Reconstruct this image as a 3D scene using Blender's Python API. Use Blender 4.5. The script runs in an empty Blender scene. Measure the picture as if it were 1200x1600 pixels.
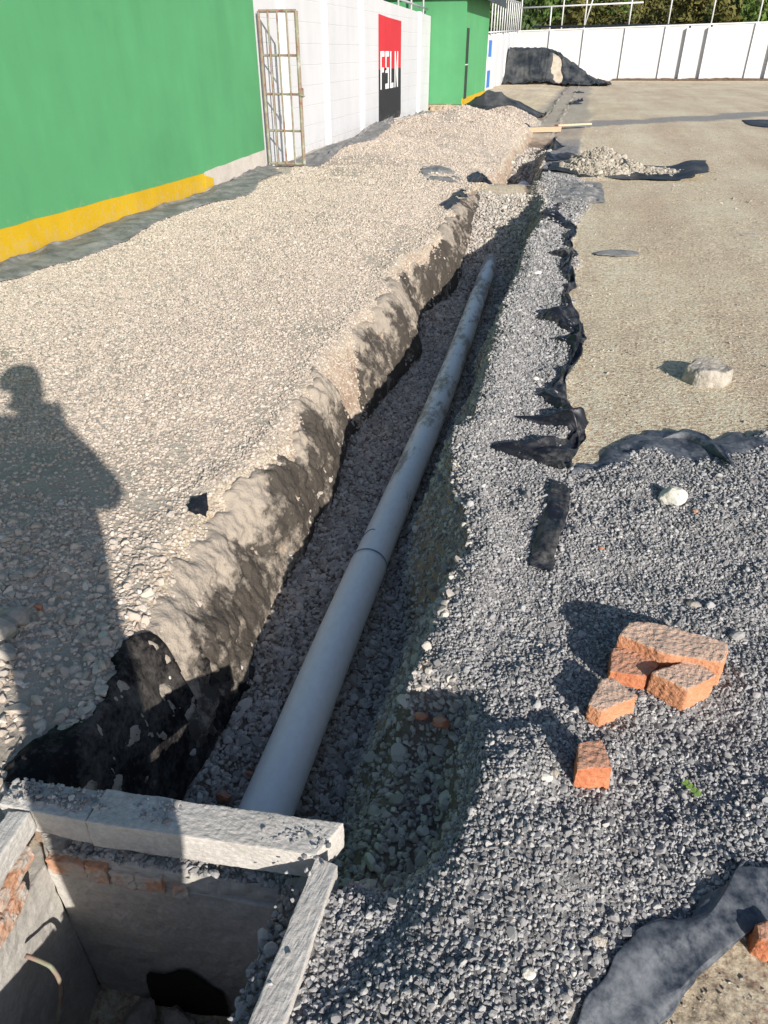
import bpy, bmesh, math, random
import numpy as np
from mathutils import Vector, noise as mnoise
R = math.radians
random.seed(7); rng = np.random.default_rng(7)
sc = bpy.context.scene

# ------------------------------------------------------------------ camera
F = 1120.0; CAMH = 1.55
PITCH = math.atan(720 / F); YAW = math.atan(330 / math.hypot(720, F))
cam = bpy.data.cameras.new('camera'); cam.sensor_width = 36; cam.lens = F / 1600 * 36
cam.sensor_fit = 'AUTO'; cam.clip_start = 0.02; cam.clip_end = 1000
cam_o = bpy.data.objects.new('camera', cam); sc.collection.objects.link(cam_o)
cam_o.location = (0, 0, CAMH); cam_o.rotation_euler = (math.pi/2 - PITCH, 0, YAW)
sc.camera = cam_o
# ------------------------------------------------------------------ light
SUN_EL, SUN_AZ = 22.0, 41.0                      # shadows run to (-sin az, cos az)
w = bpy.data.worlds.new('World'); sc.world = w; w.use_nodes = True
nt = w.node_tree; bg = nt.nodes['Background']
sky = nt.nodes.new('ShaderNodeTexSky'); sky.sky_type = 'NISHITA'; sky.sun_disc = False
sky.sun_elevation = R(SUN_EL); sky.sun_rotation = R(180 - SUN_AZ)
sky.air_density = 1.0; sky.dust_density = 1.0; sky.ozone_density = 2.5
nt.links.new(sky.outputs[0], bg.inputs[0]); bg.inputs[1].default_value = 0.09
sd = bpy.data.lights.new('sun', 'SUN'); sd.energy = 4.4; sd.angle = R(0.53); sd.color = (1.0, 0.95, 0.885)
so = bpy.data.objects.new('sun', sd); sc.collection.objects.link(so)
dirv = Vector((-math.sin(R(SUN_AZ))*math.cos(R(SUN_EL)), math.cos(R(SUN_AZ))*math.cos(R(SUN_EL)), -math.sin(R(SUN_EL))))
so.rotation_euler = dirv.to_track_quat('-Z', 'Y').to_euler(); so.location = (8, -9, 8)
vs = sc.view_settings; vs.view_transform = 'Standard'; vs.look = 'None'; vs.exposure = 0.53; vs.gamma = 1; vs.use_curve_mapping = False

# ------------------------------------------------------------------ helpers
_f = np.array([-math.sin(YAW)*math.cos(PITCH), math.cos(YAW)*math.cos(PITCH), -math.sin(PITCH)])
_r = np.array([math.cos(YAW), math.sin(YAW), 0]); _u = np.cross(_r, _f)
def G(px, py, z=0.0):
    """ground point (height z) measured off the photograph"""
    d = _f*F + _r*(px-600) + _u*(800-py); t = (z-CAMH)/d[2]
    return np.array([d[0]*t, d[1]*t, z])
def hashn(i, j, s):
    n = (i.astype(np.int64)*374761393 + j.astype(np.int64)*668265263 + s*1442695041) & 0x7fffffff
    n = ((n ^ (n >> 13))*1274126177) & 0x7fffffff
    return ((n ^ (n >> 16)) & 0xffff) / 32767.5 - 1
def vn(x, y, s=0):
    x = np.asarray(x, float); y = np.asarray(y, float)
    i = np.floor(x); j = np.floor(y); a = x-i; b = y-j; a = a*a*(3-2*a); b = b*b*(3-2*b)
    i = i.astype(np.int64); j = j.astype(np.int64)
    return (hashn(i,j,s)*(1-a)+hashn(i+1,j,s)*a)*(1-b) + (hashn(i,j+1,s)*(1-a)+hashn(i+1,j+1,s)*a)*b
def fbm(x, y, s=0, o=4):
    t = 0; a = 1; n = 0
    for k in range(o):
        t = t + a*vn(x*2**k+17*k, y*2**k-9*k, s+k); n += a; a *= .5
    return t/n
def sstep(a, b, x):
    t = np.clip((x-a)/(b-a), 0, 1); return t*t*(3-2*t)
def link(o): sc.collection.objects.link(o); return o
def tag(o, label=None, cat=None, group=None, kind=None):
    if label: o['label'] = label
    if cat: o['category'] = cat
    if group: o['group'] = group
    if kind: o['kind'] = kind
    return o
def empty(name, loc, label, cat, group=None):
    o = bpy.data.objects.new(name, None); o.location = loc; o.empty_display_size = .1
    link(o); return tag(o, label, cat, group)
def mesh(name, v, f, mat=None, parent=None, smooth=False, mats=None, mi=None):
    me = bpy.data.meshes.new(name); me.from_pydata([tuple(map(float, q)) for q in v], [], [tuple(map(int, q)) for q in f])
    for m in (mats or ([mat] if mat else [])): me.materials.append(m)
    if mi is not None: me.polygons.foreach_set('material_index', np.asarray(mi, np.int32))
    if smooth: me.polygons.foreach_set('use_smooth', [True]*len(me.polygons))
    me.update()
    o = link(bpy.data.objects.new(name, me))
    if parent: par(o, parent)
    return o
bpy_update = bpy.context.view_layer.update
def wloc(o):
    p = Vector((0,0,0)); rt = o
    while rt is not None: p = p + Vector(rt.location); rt = rt.parent
    return p
def par(o, p):
    """parents are never rotated or scaled, so an offset keeps the child in place"""
    o.parent = p; o.location = Vector(o.location) - wloc(p)
def grid_faces(nu, nv):
    i = np.arange(nu*nv).reshape(nu, nv)
    return np.stack([i[:-1,:-1], i[1:,:-1], i[1:,1:], i[:-1,1:]], -1).reshape(-1, 4)
def box(name, a, b, mat, parent=None, bev=0.0):
    bm = bmesh.new(); bmesh.ops.create_cube(bm, size=1)
    c = [(a[i]+b[i])/2 for i in range(3)]; s = [abs(b[i]-a[i]) for i in range(3)]
    for v in bm.verts: v.co = Vector([c[i]+v.co[i]*s[i] for i in range(3)])
    if bev: bmesh.ops.bevel(bm, geom=bm.edges[:], offset=bev, segments=2, affect='EDGES')
    return from_bm(name, bm, mat, parent)
def from_bm(name, bm, mat, parent=None, smooth=False):
    bmesh.ops.recalc_face_normals(bm, faces=bm.faces[:])
    me = bpy.data.meshes.new(name); bm.to_mesh(me); bm.free()
    if mat: me.materials.append(mat)
    if smooth: me.polygons.foreach_set('use_smooth', [True]*len(me.polygons))
    o = link(bpy.data.objects.new(name, me))
    if parent: par(o, parent)
    return o
def prism(name, top, bot, mat, parent=None, cuts=5, amp=.004, freq=40, bev=.006, seed=0, coarse=0.0, res=.018):
    """solid between two matching rings, edges broken and faces roughened"""
    bm = bmesh.new(); n = len(top)
    a = [bm.verts.new(tuple(p)) for p in top]; b = [bm.verts.new(tuple(p)) for p in bot]
    bm.faces.new(a); bm.faces.new(b[::-1])
    for i in range(n): bm.faces.new((a[i], b[i], b[(i+1)%n], a[(i+1)%n]))
    bmesh.ops.recalc_face_normals(bm, faces=bm.faces[:])
    if bev: bmesh.ops.bevel(bm, geom=bm.edges[:], offset=bev, segments=2, affect='EDGES', profile=.6)
    bmesh.ops.triangulate(bm, faces=bm.faces[:])
    if cuts:
        for k in range(cuts):
            L = [e for e in bm.edges if e.calc_length() > (res if amp < .02 else .05)]
            if not L or len(bm.faces) > 14000: break
            bmesh.ops.subdivide_edges(bm, edges=L, cuts=1)
            bmesh.ops.triangulate(bm, faces=[f for f in bm.faces if len(f.verts) > 3])
        bm.normal_update()
        sv = Vector((seed*3.1, seed*7.7, seed*1.3))
        for v in bm.verts:
            d = mnoise.noise(v.co*freq+sv)*amp + mnoise.noise(v.co*freq*2.6+sv)*amp*.5
            if coarse: d += mnoise.noise(v.co*min(freq,45)*.25+sv)*coarse
            v.co += v.normal*d
    return from_bm(name, bm, mat, parent, smooth=False)
def tube(name, pts, rad, mat, parent=None, seg=10, cap=True, smooth=True):
    pts = [Vector(p) for p in pts]; n = len(pts); V = []; Fc = []
    rad = rad if isinstance(rad, (list, tuple)) else [rad]*n
    for i, p in enumerate(pts):
        t = (pts[min(i+1, n-1)]-pts[max(i-1, 0)]).normalized()
        q = Vector((0,0,1)) if abs(t.z) < .9 else Vector((1,0,0))
        a = t.cross(q).normalized(); b = a.cross(t)
        for k in range(seg):
            g = 2*math.pi*k/seg; V.append(p + (a*math.cos(g)+b*math.sin(g))*rad[i])
    for i in range(n-1):
        for k in range(seg):
            k2 = (k+1) % seg; Fc.append((i*seg+k, i*seg+k2, (i+1)*seg+k2, (i+1)*seg+k))
    if cap: Fc += [tuple(range(seg))[::-1], tuple(range((n-1)*seg, n*seg))]
    o = mesh(name, V, [], mat); me = o.data; me.clear_geometry(); me.from_pydata([tuple(v) for v in V], [], Fc)
    if smooth: me.polygons.foreach_set('use_smooth', [len(p.vertices) == 4 for p in me.polygons])
    if parent: par(o, parent)
    return o
def rock(name, loc, size, mat, rz=0, seed=0, sub=3, flat=4, amp=.18):
    bm = bmesh.new(); bmesh.ops.create_icosphere(bm, subdivisions=sub, radius=1)
    rd = random.Random(seed); sv = Vector((seed*5.3, seed*2.9, seed))
    pl = [(Vector((rd.gauss(0,1), rd.gauss(0,1), rd.gauss(0,.8))).normalized(), rd.uniform(.55,.8)) for _ in range(flat)]
    for v in bm.verts:
        c = v.co.copy()
        for n, d in pl:
            e = c.dot(n)-d
            if e > 0: c -= n*e*.9
        c *= 1 + amp*mnoise.noise(c*1.6+sv) + amp*.45*mnoise.noise(c*4.5+sv) + amp*.2*mnoise.noise(c*11+sv)
        c = Vector((c.x*size[0], c.y*size[1], c.z*size[2]))
        v.co = Vector((c.x*math.cos(rz)-c.y*math.sin(rz), c.x*math.sin(rz)+c.y*math.cos(rz), c.z))
    o = from_bm(name, bm, mat, smooth=False); o.location = loc
    return o

# ------------------------------------------------------------------ materials
def nodes(name, rough=.9, spec=.3):
    m = bpy.data.materials.new(name); m.use_nodes = True; n = m.node_tree
    b = n.nodes['Principled BSDF']; b.inputs['Roughness'].default_value = rough
    b.inputs['Specular IOR Level'].default_value = spec
    return m, n, b
def tex(n, scale, detail=4, rough=.6, kind='noise', stretch=None):
    tc = n.nodes.new('ShaderNodeTexCoord'); out = tc.outputs['Object']
    if stretch:
        mp = n.nodes.new('ShaderNodeMapping'); mp.inputs['Scale'].default_value = stretch
        n.links.new(out, mp.inputs[0]); out = mp.outputs[0]
    if kind == 'noise':
        t = n.nodes.new('ShaderNodeTexNoise'); t.inputs['Detail'].default_value = detail; t.inputs['Roughness'].default_value = rough
    else:
        t = n.nodes.new('ShaderNodeTexVoronoi')
    t.inputs['Scale'].default_value = scale; n.links.new(out, t.inputs['Vector'])
    return t
def ramp(n, src, stops):
    r = n.nodes.new('ShaderNodeValToRGB'); e = r.color_ramp.elements
    while len(e) < len(stops): e.new(.5)
    for k, (p, c) in enumerate(stops):
        e[k].position = p; e[k].color = (*c, 1) if len(c) == 3 else c
    n.links.new(src, r.inputs[0]); return r.outputs[0]
def mix(n, fac, a, b, mode='MIX'):
    m = n.nodes.new('ShaderNodeMix'); m.data_type = 'RGBA'; m.blend_type = mode
    for s, v in ((0, fac), (6, a), (7, b)):
        if hasattr(v, 'links') or hasattr(v, 'is_linked'): n.links.new(v, m.inputs[s])
        else: m.inputs[s].default_value = v if s == 0 else (*v, 1)
    return m.outputs[2]
def bump(n, b, h, strength=.4, dist=.01, prev=None):
    k = n.nodes.new('ShaderNodeBump'); k.inputs['Strength'].default_value = strength; k.inputs['Distance'].default_value = dist
    n.links.new(h, k.inputs['Height'])
    if prev: n.links.new(prev, k.inputs['Normal'])
    n.links.new(k.outputs[0], b.inputs['Normal']); return k.outputs[0]
def simple(name, c0, c1, scale=5, rough=.9, bscale=60, bstr=.3, bdist=.004, spec=.25, stretch=None, lo=.35, hi=.65):
    m, n, b = nodes(name, rough, spec)
    t = tex(n, scale, 6, .65, stretch=stretch)
    n.links.new(ramp(n, t.outputs[0], [(lo, c0), (hi, c1)]), b.inputs['Base Color'])
    bt = tex(n, bscale, 4, .7); bump(n, b, bt.outputs[0], bstr, bdist)
    return m
def pebble_mat(name, stops, rough=.92):
    m, n, b = nodes(name, rough, .2)
    oi = n.nodes.new('ShaderNodeObjectInfo')
    c = ramp(n, oi.outputs['Random'], stops)
    t = tex(n, 45, 3)
    c = mix(n, .45, c, ramp(n, t.outputs[0], [(.3, (.35,.34,.33)), (.7, (.85,.83,.8))]), 'OVERLAY')
    n.links.new(c, b.inputs['Base Color'])
    return m

M = {}
M['pebL'] = pebble_mat('beige_gravel', [(0,(.33,.275,.225)),(.25,(.405,.345,.287)),(.6,(.45,.387,.325)),(.9,(.495,.43,.367)),(1,(.57,.515,.455))])
M['pebB'] = pebble_mat('trench_gravel', [(0,(.25,.225,.20)),(.4,(.38,.345,.305)),(.8,(.47,.425,.375)),(1,(.56,.51,.45))])
M['pebR'] = pebble_mat('grey_gravel', [(0,(.15,.147,.147)),(.35,(.24,.235,.233)),(.75,(.33,.323,.318)),(.97,(.40,.39,.38)),(1,(.48,.46,.43))])
M['pebD'] = pebble_mat('dirt_grit', [(0,(.24,.21,.17)),(.6,(.36,.325,.27)),(1,(.46,.425,.365))])
M['brick'] = simple('fired_brick', (.42,.13,.055), (.62,.27,.14), 14, .95, 120, .6, .004)
M['brickdust'] = simple('dusty_brick', (.45,.19,.095), (.60,.38,.25), 9, .95, 110, .6, .004)
def brickmat(name, c0, c1, dust, amt):
    m, n, b = nodes(name, .95, .2); t = tex(n, 22, 6, .7); f = tex(n, 150, 5, .75)
    c = ramp(n, t.outputs[0], [(.3, c0), (.7, c1)])
    g = n.nodes.new('ShaderNodeNewGeometry'); sp = n.nodes.new('ShaderNodeSeparateXYZ'); n.links.new(g.outputs['Normal'], sp.inputs[0])
    mu_ = n.nodes.new('ShaderNodeMath'); mu_.operation = 'MULTIPLY'; n.links.new(sp.outputs['Z'], mu_.inputs[0]); n.links.new(f.outputs[0], mu_.inputs[1])
    c = mix(n, ramp(n, mu_.outputs[0], [(.2,(0,0,0)),(.62,(amt,)*3)]), c, dust)
    n.links.new(c, b.inputs['Base Color']); bump(n, b, f.outputs[0], .7, .004); return m
M['brick'] = brickmat('fired_brick', (.40,.13,.06), (.58,.24,.125), (.50,.36,.27), .7)
M['brickdust'] = brickmat('dusty_brick', (.46,.19,.095), (.58,.30,.17), (.56,.45,.36), 1.0)
M['pitbrick'] = simple('mortared_brick', (.50,.27,.165), (.46,.41,.35), 18, .95, 110, .6, .004, lo=.42, hi=.56)
M['mortar'] = simple('mortar', (.36,.34,.30), (.50,.47,.42), 12, .95, 90, .7, .006)
def concrete(name, c0, c1, c2):
    m, n, b = nodes(name, .93, .2)
    t = tex(n, 4, 6, .7); t2 = tex(n, 70, 5, .75)
    c = ramp(n, t.outputs[0], [(.3, c0), (.55, c1), (.75, c2)])
    c = mix(n, .35, c, ramp(n, t2.outputs[0], [(.35, (.3,.3,.3)), (.65, (.72,.72,.72))]), 'OVERLAY')
    n.links.new(c, b.inputs['Base Color']); bump(n, b, t2.outputs[0], .55, .005)
    return m
M['conc'] = concrete('weathered_concrete', (.39,.36,.32), (.50,.465,.42), (.58,.545,.495))
M['plaster'] = concrete('pit_plaster', (.37,.345,.305), (.47,.44,.395), (.54,.51,.46))
M['rawconc'] = concrete('bare_plinth_concrete', (.42,.37,.32), (.52,.47,.42), (.60,.55,.50))
def painted(name, col, dark, chip=(.6,.58,.52), courses=False, chips=.74):
    m, n, b = nodes(name, .75, .3)
    t = tex(n, .9, 6, .65); st = tex(n, 3, 4, .6, stretch=(1,1,.15))
    c = ramp(n, t.outputs[0], [(.3, dark), (.65, col)])
    c = mix(n, .25, c, ramp(n, st.outputs[0], [(.3,(.4,.4,.4)),(.7,(.6,.6,.6))]), 'OVERLAY')
    ch = tex(n, 6, 5, .6)
    c = mix(n, ramp(n, ch.outputs[0], [(chips,(0,0,0)),(chips+.012,(1,1,1))]), c, chip)
    gm = n.nodes.new('ShaderNodeTexCoord'); sz = n.nodes.new('ShaderNodeSeparateXYZ'); n.links.new(gm.outputs['Object'], sz.inputs[0])
    sp = tex(n, 11, 6, .75); ml = n.nodes.new('ShaderNodeMath'); ml.operation = 'MULTIPLY_ADD'; ml.inputs[1].default_value = -.55; n.links.new(sz.outputs['Z'], ml.inputs[0]); n.links.new(sp.outputs[0], ml.inputs[2])
    c = mix(n, ramp(n, ml.outputs[0], [(.40,(0,0,0)),(.66,(.5,.5,.5))]), c, (.40,.35,.27))
    n.links.new(c, b.inputs['Base Color'])
    f = tex(n, 45, 5, .7); h = f.outputs[0]
    nb = bump(n, b, h, .25, .006)
    if courses:
        tc = n.nodes.new('ShaderNodeTexCoord'); mp = n.nodes.new('ShaderNodeMapping'); mp.inputs['Rotation'].default_value = courses
        br = n.nodes.new('ShaderNodeTexBrick'); br.inputs['Scale'].default_value = 1; br.inputs['Brick Width'].default_value = .3
        br.inputs['Row Height'].default_value = .09; br.inputs['Mortar Size'].default_value = .010; br.inputs['Mortar Smooth'].default_value = .6
        n.links.new(tc.outputs['Object'], mp.inputs[0]); n.links.new(mp.outputs[0], br.inputs['Vector'])
        inv = n.nodes.new('ShaderNodeMath'); inv.operation = 'SUBTRACT'; inv.inputs[0].default_value = 1; n.links.new(br.outputs['Fac'], inv.inputs[1])
        bump(n, b, inv.outputs[0], .5, .008, nb)
    return m
M['green'] = painted('green_paint', (.085,.305,.132), (.073,.262,.112), chips=.80)
M['greenside'] = painted('faded_green_paint', (.10,.35,.15), (.07,.30,.11), chips=.78)
M['yellow'] = painted('yellow_paint', (.56,.355,.010), (.48,.29,.008), (.55,.5,.42), chips=.76)
WCL = (R(90), 0, R(90)); WCF = (R(90), 0, 0)
M['whiteL'] = painted('white_paint', (.585,.585,.595), (.54,.54,.55), (.55,.55,.53), courses=(R(-90), 0, R(-90)), chips=.8)
M['whiteP'] = painted('white_pillar_paint', (.70,.70,.71), (.66,.66,.67), (.6,.6,.58), chips=.82)
M['whiteF'] = painted('white_far_paint', (.60,.595,.585), (.55,.545,.54), (.55,.5,.45), courses=(R(-90),0,0), chips=.78)
M['red'] = painted('red_paint', (.58,.035,.045), (.5,.03,.04), (.75,.6,.58), chips=.78)
M['black'] = painted('black_paint', (.035,.035,.038), (.025,.025,.028), (.3,.3,.3), chips=.74)
M['letter'] = painted('white_lettering', (.8,.8,.79), (.74,.74,.73), (.3,.1,.1), chips=.8)
M['blue'] = painted('blue_paint', (.05,.19,.52), (.04,.15,.45), (.6,.6,.6), chips=.8)
M['stone'] = simple('rubble_foundation', (.33,.25,.17), (.56,.45,.33), 6, .95, 40, .9, .03)
M['rock'] = simple('pale_rock', (.30,.265,.22), (.47,.425,.365), 16, .95, 60, .9, .008)
M['whiterock'] = simple('cream_rock', (.52,.49,.40), (.70,.67,.58), 14, .95, 80, .6, .004)
M['greyrock'] = simple('grey_rock', (.24,.22,.19), (.42,.38,.33), 12, .95, 80, .6, .005)
def rusty():
    m, n, b = nodes('rusty_steel', .7, .4); t = tex(n, 9, 5, .7)
    n.links.new(ramp(n, t.outputs[0], [(.32,(.17,.07,.045)),(.45,(.27,.18,.14)),(.55,(.22,.23,.15)),(.7,(.40,.38,.34))]), b.inputs['Base Color'])
    return m
M['rust'] = rusty()
M['galv'] = simple('galvanised_tube', (.5,.5,.5), (.66,.66,.65), 3, .5, 30, .1, .002, .5)
M['roof'] = simple('dark_roof_sheet', (.03,.04,.05), (.06,.075,.09), 2, .5, 20, .2, .01)
M['door'] = simple('dark_door', (.012,.025,.018), (.03,.05,.035), 3, .6, 20, .1, .002)
M['wood'] = simple('rough_timber', (.46,.33,.21), (.62,.50,.37), 4, .9, 60, .4, .003, stretch=(1,12,12))
M['woodred'] = simple('reddish_timber', (.42,.27,.17), (.54,.38,.26), 4, .9, 60, .4, .003, stretch=(1,12,12))
M['leaf'] = simple('fresh_leaf', (.16,.26,.05), (.22,.34,.07), 30, .5, 80, .2, .001)
M['bark'] = simple('bark', (.06,.045,.03), (.13,.1,.07), 8, .95, 30, .7, .02)
def foliage(name, a, b_):
    m, n, b = nodes(name, .65, .25); t = tex(n, .55, 4, .6)
    n.links.new(ramp(n, t.outputs[0], [(.3, a), (.7, b_)]), b.inputs['Base Color'])
    b.inputs['Subsurface Weight'].default_value = 0
    return m
M['fol'] = [foliage('dark_foliage', (.025,.05,.014), (.06,.095,.022)), foliage('olive_foliage', (.06,.07,.018), (.14,.12,.03)), foliage('bright_foliage', (.045,.085,.016), (.10,.16,.03))]
def fabric(name, base, dust, amount, rough=.55, fibre=(1,1,1), fscale=60, dscale=6, sheen=.4, bs=.35, attr=None):
    """woven plastic groundsheet with dried dust on it"""
    m, n, b = nodes(name, rough, sheen)
    d = tex(n, dscale, 6, .7); fb = tex(n, fscale, 4, .7, stretch=fibre)
    ad = n.nodes.new('ShaderNodeMath'); ad.operation = 'MULTIPLY_ADD'; ad.inputs[1].default_value = .45; n.links.new(fb.outputs[0], ad.inputs[0]); n.links.new(d.outputs[0], ad.inputs[2])
    lo = 1.0 - amount*.55
    fac = ramp(n, ad.outputs[0], [(max(0, lo-.28), (0,0,0)), (min(1, lo+.12), (1,1,1))])
    if attr:
        aa = n.nodes.new('ShaderNodeAttribute'); aa.attribute_name = attr; a3 = n.nodes.new('ShaderNodeMath'); a3.operation = 'MULTIPLY_ADD'; a3.inputs[1].default_value = .5
        n.links.new(aa.outputs['Fac'], a3.inputs[0]); n.links.new(ad.outputs[0], a3.inputs[2])
        fac = ramp(n, a3.outputs[0], [(max(0, lo-.2), (0,0,0)), (min(1, lo+.12), (1,1,1))])
    c = mix(n, fac, base, dust); n.links.new(c, b.inputs['Base Color'])
    rr = n.nodes.new('ShaderNodeMapRange'); rr.inputs[3].default_value = rough; rr.inputs[4].default_value = .95
    n.links.new(fac, rr.inputs[0]); n.links.new(rr.outputs[0], b.inputs['Roughness'])
    w1 = tex(n, 14, 5, .65); k = bump(n, b, w1.outputs[0], bs, .02)
    bump(n, b, fb.outputs[0], .25 if bs > .3 else .1, .003, k)
    return m
M['fab'] = fabric('black_geotextile', (.010,.0105,.014), (.13,.125,.115), .02, .40, sheen=.4, bs=.03)
M['fabmatt'] = fabric('black_geotextile_matt', (.012,.011,.012), (.13,.115,.10), .08, .8, sheen=.08, bs=.2)
M['fabdust'] = fabric('dusty_geotextile', (.075,.064,.053), (.36,.305,.245), .13, .9, (1,1,1), 55, 16, .12, 1.0, 'dust')
M['fabblue'] = fabric('blue_grey_sheeting', (.026,.033,.045), (.18,.19,.205), .20, .36, (1,1,1), 40, 5, .5, .12)
M['fabgrey'] = fabric('grey_sheeting', (.075,.08,.085), (.30,.29,.27), .42, .55, bs=.2)
M['tarp'] = fabric('dark_tarpaulin', (.014,.019,.024), (.12,.12,.115), .12, .5, dscale=1.2)

# ------------------------------------------------------------------ the lie of the land
def I(y, pts):
    p = np.array(pts); return np.interp(y, p[:,0], p[:,1])
LIPL = [(-9,-1.3),(.3,-1.22),(.9,-1.17),(1.1,-1.15),(1.35,-1.20),(1.6,-1.25),(2.0,-1.34),(2.35,-1.30),(2.6,-1.27),(3.0,-1.24),(3.4,-1.27),(4.0,-1.36),(4.7,-1.32),(5.3,-1.30),(6.0,-1.42),(6.5,-1.36),(7.4,-1.32),(8.4,-1.38),(9.6,-1.5),(11,-1.42),(12,-1.35),(14,-1.3),(18,-1.25),(60,-1.2)]
BOTL = [(-9, -1.035), (0.9, -1.035), (1.3, -1.035), (1.6, -1.025), (1.85, -1.025), (2.05, -1.055), (2.35, -1.04), (2.6, -1.045), (2.95, -1.115), (3.2, -1.085), (3.7, -1.165), (4.0, -1.235), (4.3, -1.195), (5.0, -1.135), (5.5, -1.055), (5.8, -1.175), (6.6, -1.235), (7.4, -1.095), (8.1, -1.125), (9, -1.195), (10, -1.255), (12, -1.135), (14, -1.135), (18, -1.085), (60, -1.035)]
LIPR = [(-9,-.30),(.75,-.30),(1.0,-.30),(1.47,-.29),(1.55,-.26),(1.85,-.24),(2.16,-.20),(2.35,-.25),(2.62,-.35),(3.02,-.40),(3.2,-.34),(4.22,-.38),(5.15,-.395),(6.38,-.38),(7.25,-.35),(8.25,-.32),(10.4,-.40),(12,-.55),(14,-.60),(18,-.55),(60,-.5)]
DEPTH = [(.6,-.55),(7.4,-.56),(8.3,-.44),(9.2,-.24),(10.2,-.06),(10.9,-.01),(11.3,-.06),(11.55,-.5),(13.4,-.5),(14.3,-.22),(14.9,-.08),(15.4,-.2),(16.6,-.24),(17.6,-.05),(18.2,0),(60,0)]
def wob(y, s, a): return a*vn(y*1.7, y*0+s, s) + a*.3*vn(y*4.1, y*0+s, s+3)
def lips(y):
    return (I(y, LIPL)-.13*sstep(1.2,1.6,y)*sstep(10,8,y)+wob(y,1,.05), I(y, BOTL)+wob(y,5,.04), I(y, LIPR)+wob(y,9,.025))
SHEETTOP = [G(*q)[:2] for q in ((895,735),(950,705),(1010,678),(1060,682),(1110,692),(1150,675),(1200,655))] + [np.array((2.2,4.3)), np.array((6,5))]
EDGE = [(.3,2.0),(2.75,2.0),(2.86,.14),(3.1,.15),(3.31,.19),(3.6,.12),(3.86,.09),(4.3,.13),(4.63,.15),(5.0,.13),(5.5,.06),(5.82,.04),(6.3,.10),(6.68,.14),(7.0,.05),(7.8,.06),(8.6,.10),(9.6,.22),(10.4,.30),(11.2,.2),(11.8,.0),(60,.0)]
def heapf(x, y, cx, cy, rx, ry, h, s):
    d = np.sqrt(((x-cx)/rx)**2+((y-cy)/ry)**2) + .10*fbm(x*1.5, y*1.5, s, 3)
    return h*np.clip(1-d, 0, 1)**.9
def zone_right(x, y):
    """1 where dark grey gravel is spread on the right of the trench"""
    _, _, lr = lips(y)
    n = .05*fbm(x*6, y*6, 40, 3)
    top = np.interp(x, [q[0] for q in SHEETTOP], [q[1] for q in SHEETTOP])
    near = sstep(.10, -.02, y-(top-.18)+n)
    far = sstep(.05, -.02, x-(I(y, EDGE)-.05)+n)
    m = np.maximum(near, np.where(y > 2.6, far, 0)); m = np.maximum(m, np.where(y < 2.87, near, 0))
    c0 = G(900,1600)[:2]; c1 = G(1200,1385)[:2]              # the sheet in the near corner bounds it
    t = (x-c0[0])*(c1[1]-c0[1])-(y-c0[1])*(c1[0]-c0[0])
    m = m*np.where((y < 1.3) & (x > .1), sstep(.03, -.03, t+n*.4), 1)
    return m*sstep(-.08, 0, x-lr+.05)*sstep(19, 15, y)
def heaps(x, y):
    h = np.maximum(heapf(x,y,-2.5,17.2,2.3,3.4,.52,60), heapf(x,y,-1.9,21.0,1.2,1.5,.36,61))
    h = np.maximum(h, heapf(x,y,-3.3,14.5,1.3,3.5,.16,63))
    return h
def heap_tarp(x, y): return heapf(x,y,.34,12.45,.62,.75,.30,62) + heapf(x,y,.05,12.4,.5,.5,.10,65)+heapf(x,y,1.0,12.4,.75,.45,.09,66)
PITO = [(-1.125,.885),(-.345,.945),(-.36,.02),(-1.06,.02)]         # pit footprint (where the terrain drops away)
def inpoly(x, y, P):
    r = np.ones_like(x, bool); n = len(P)
    for k in range(n):
        (a,b),(c,d) = P[k], P[(k+1)%n]
        r &= ((c-a)*(y-b)-(d-b)*(x-a)) < 0
    return r
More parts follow.
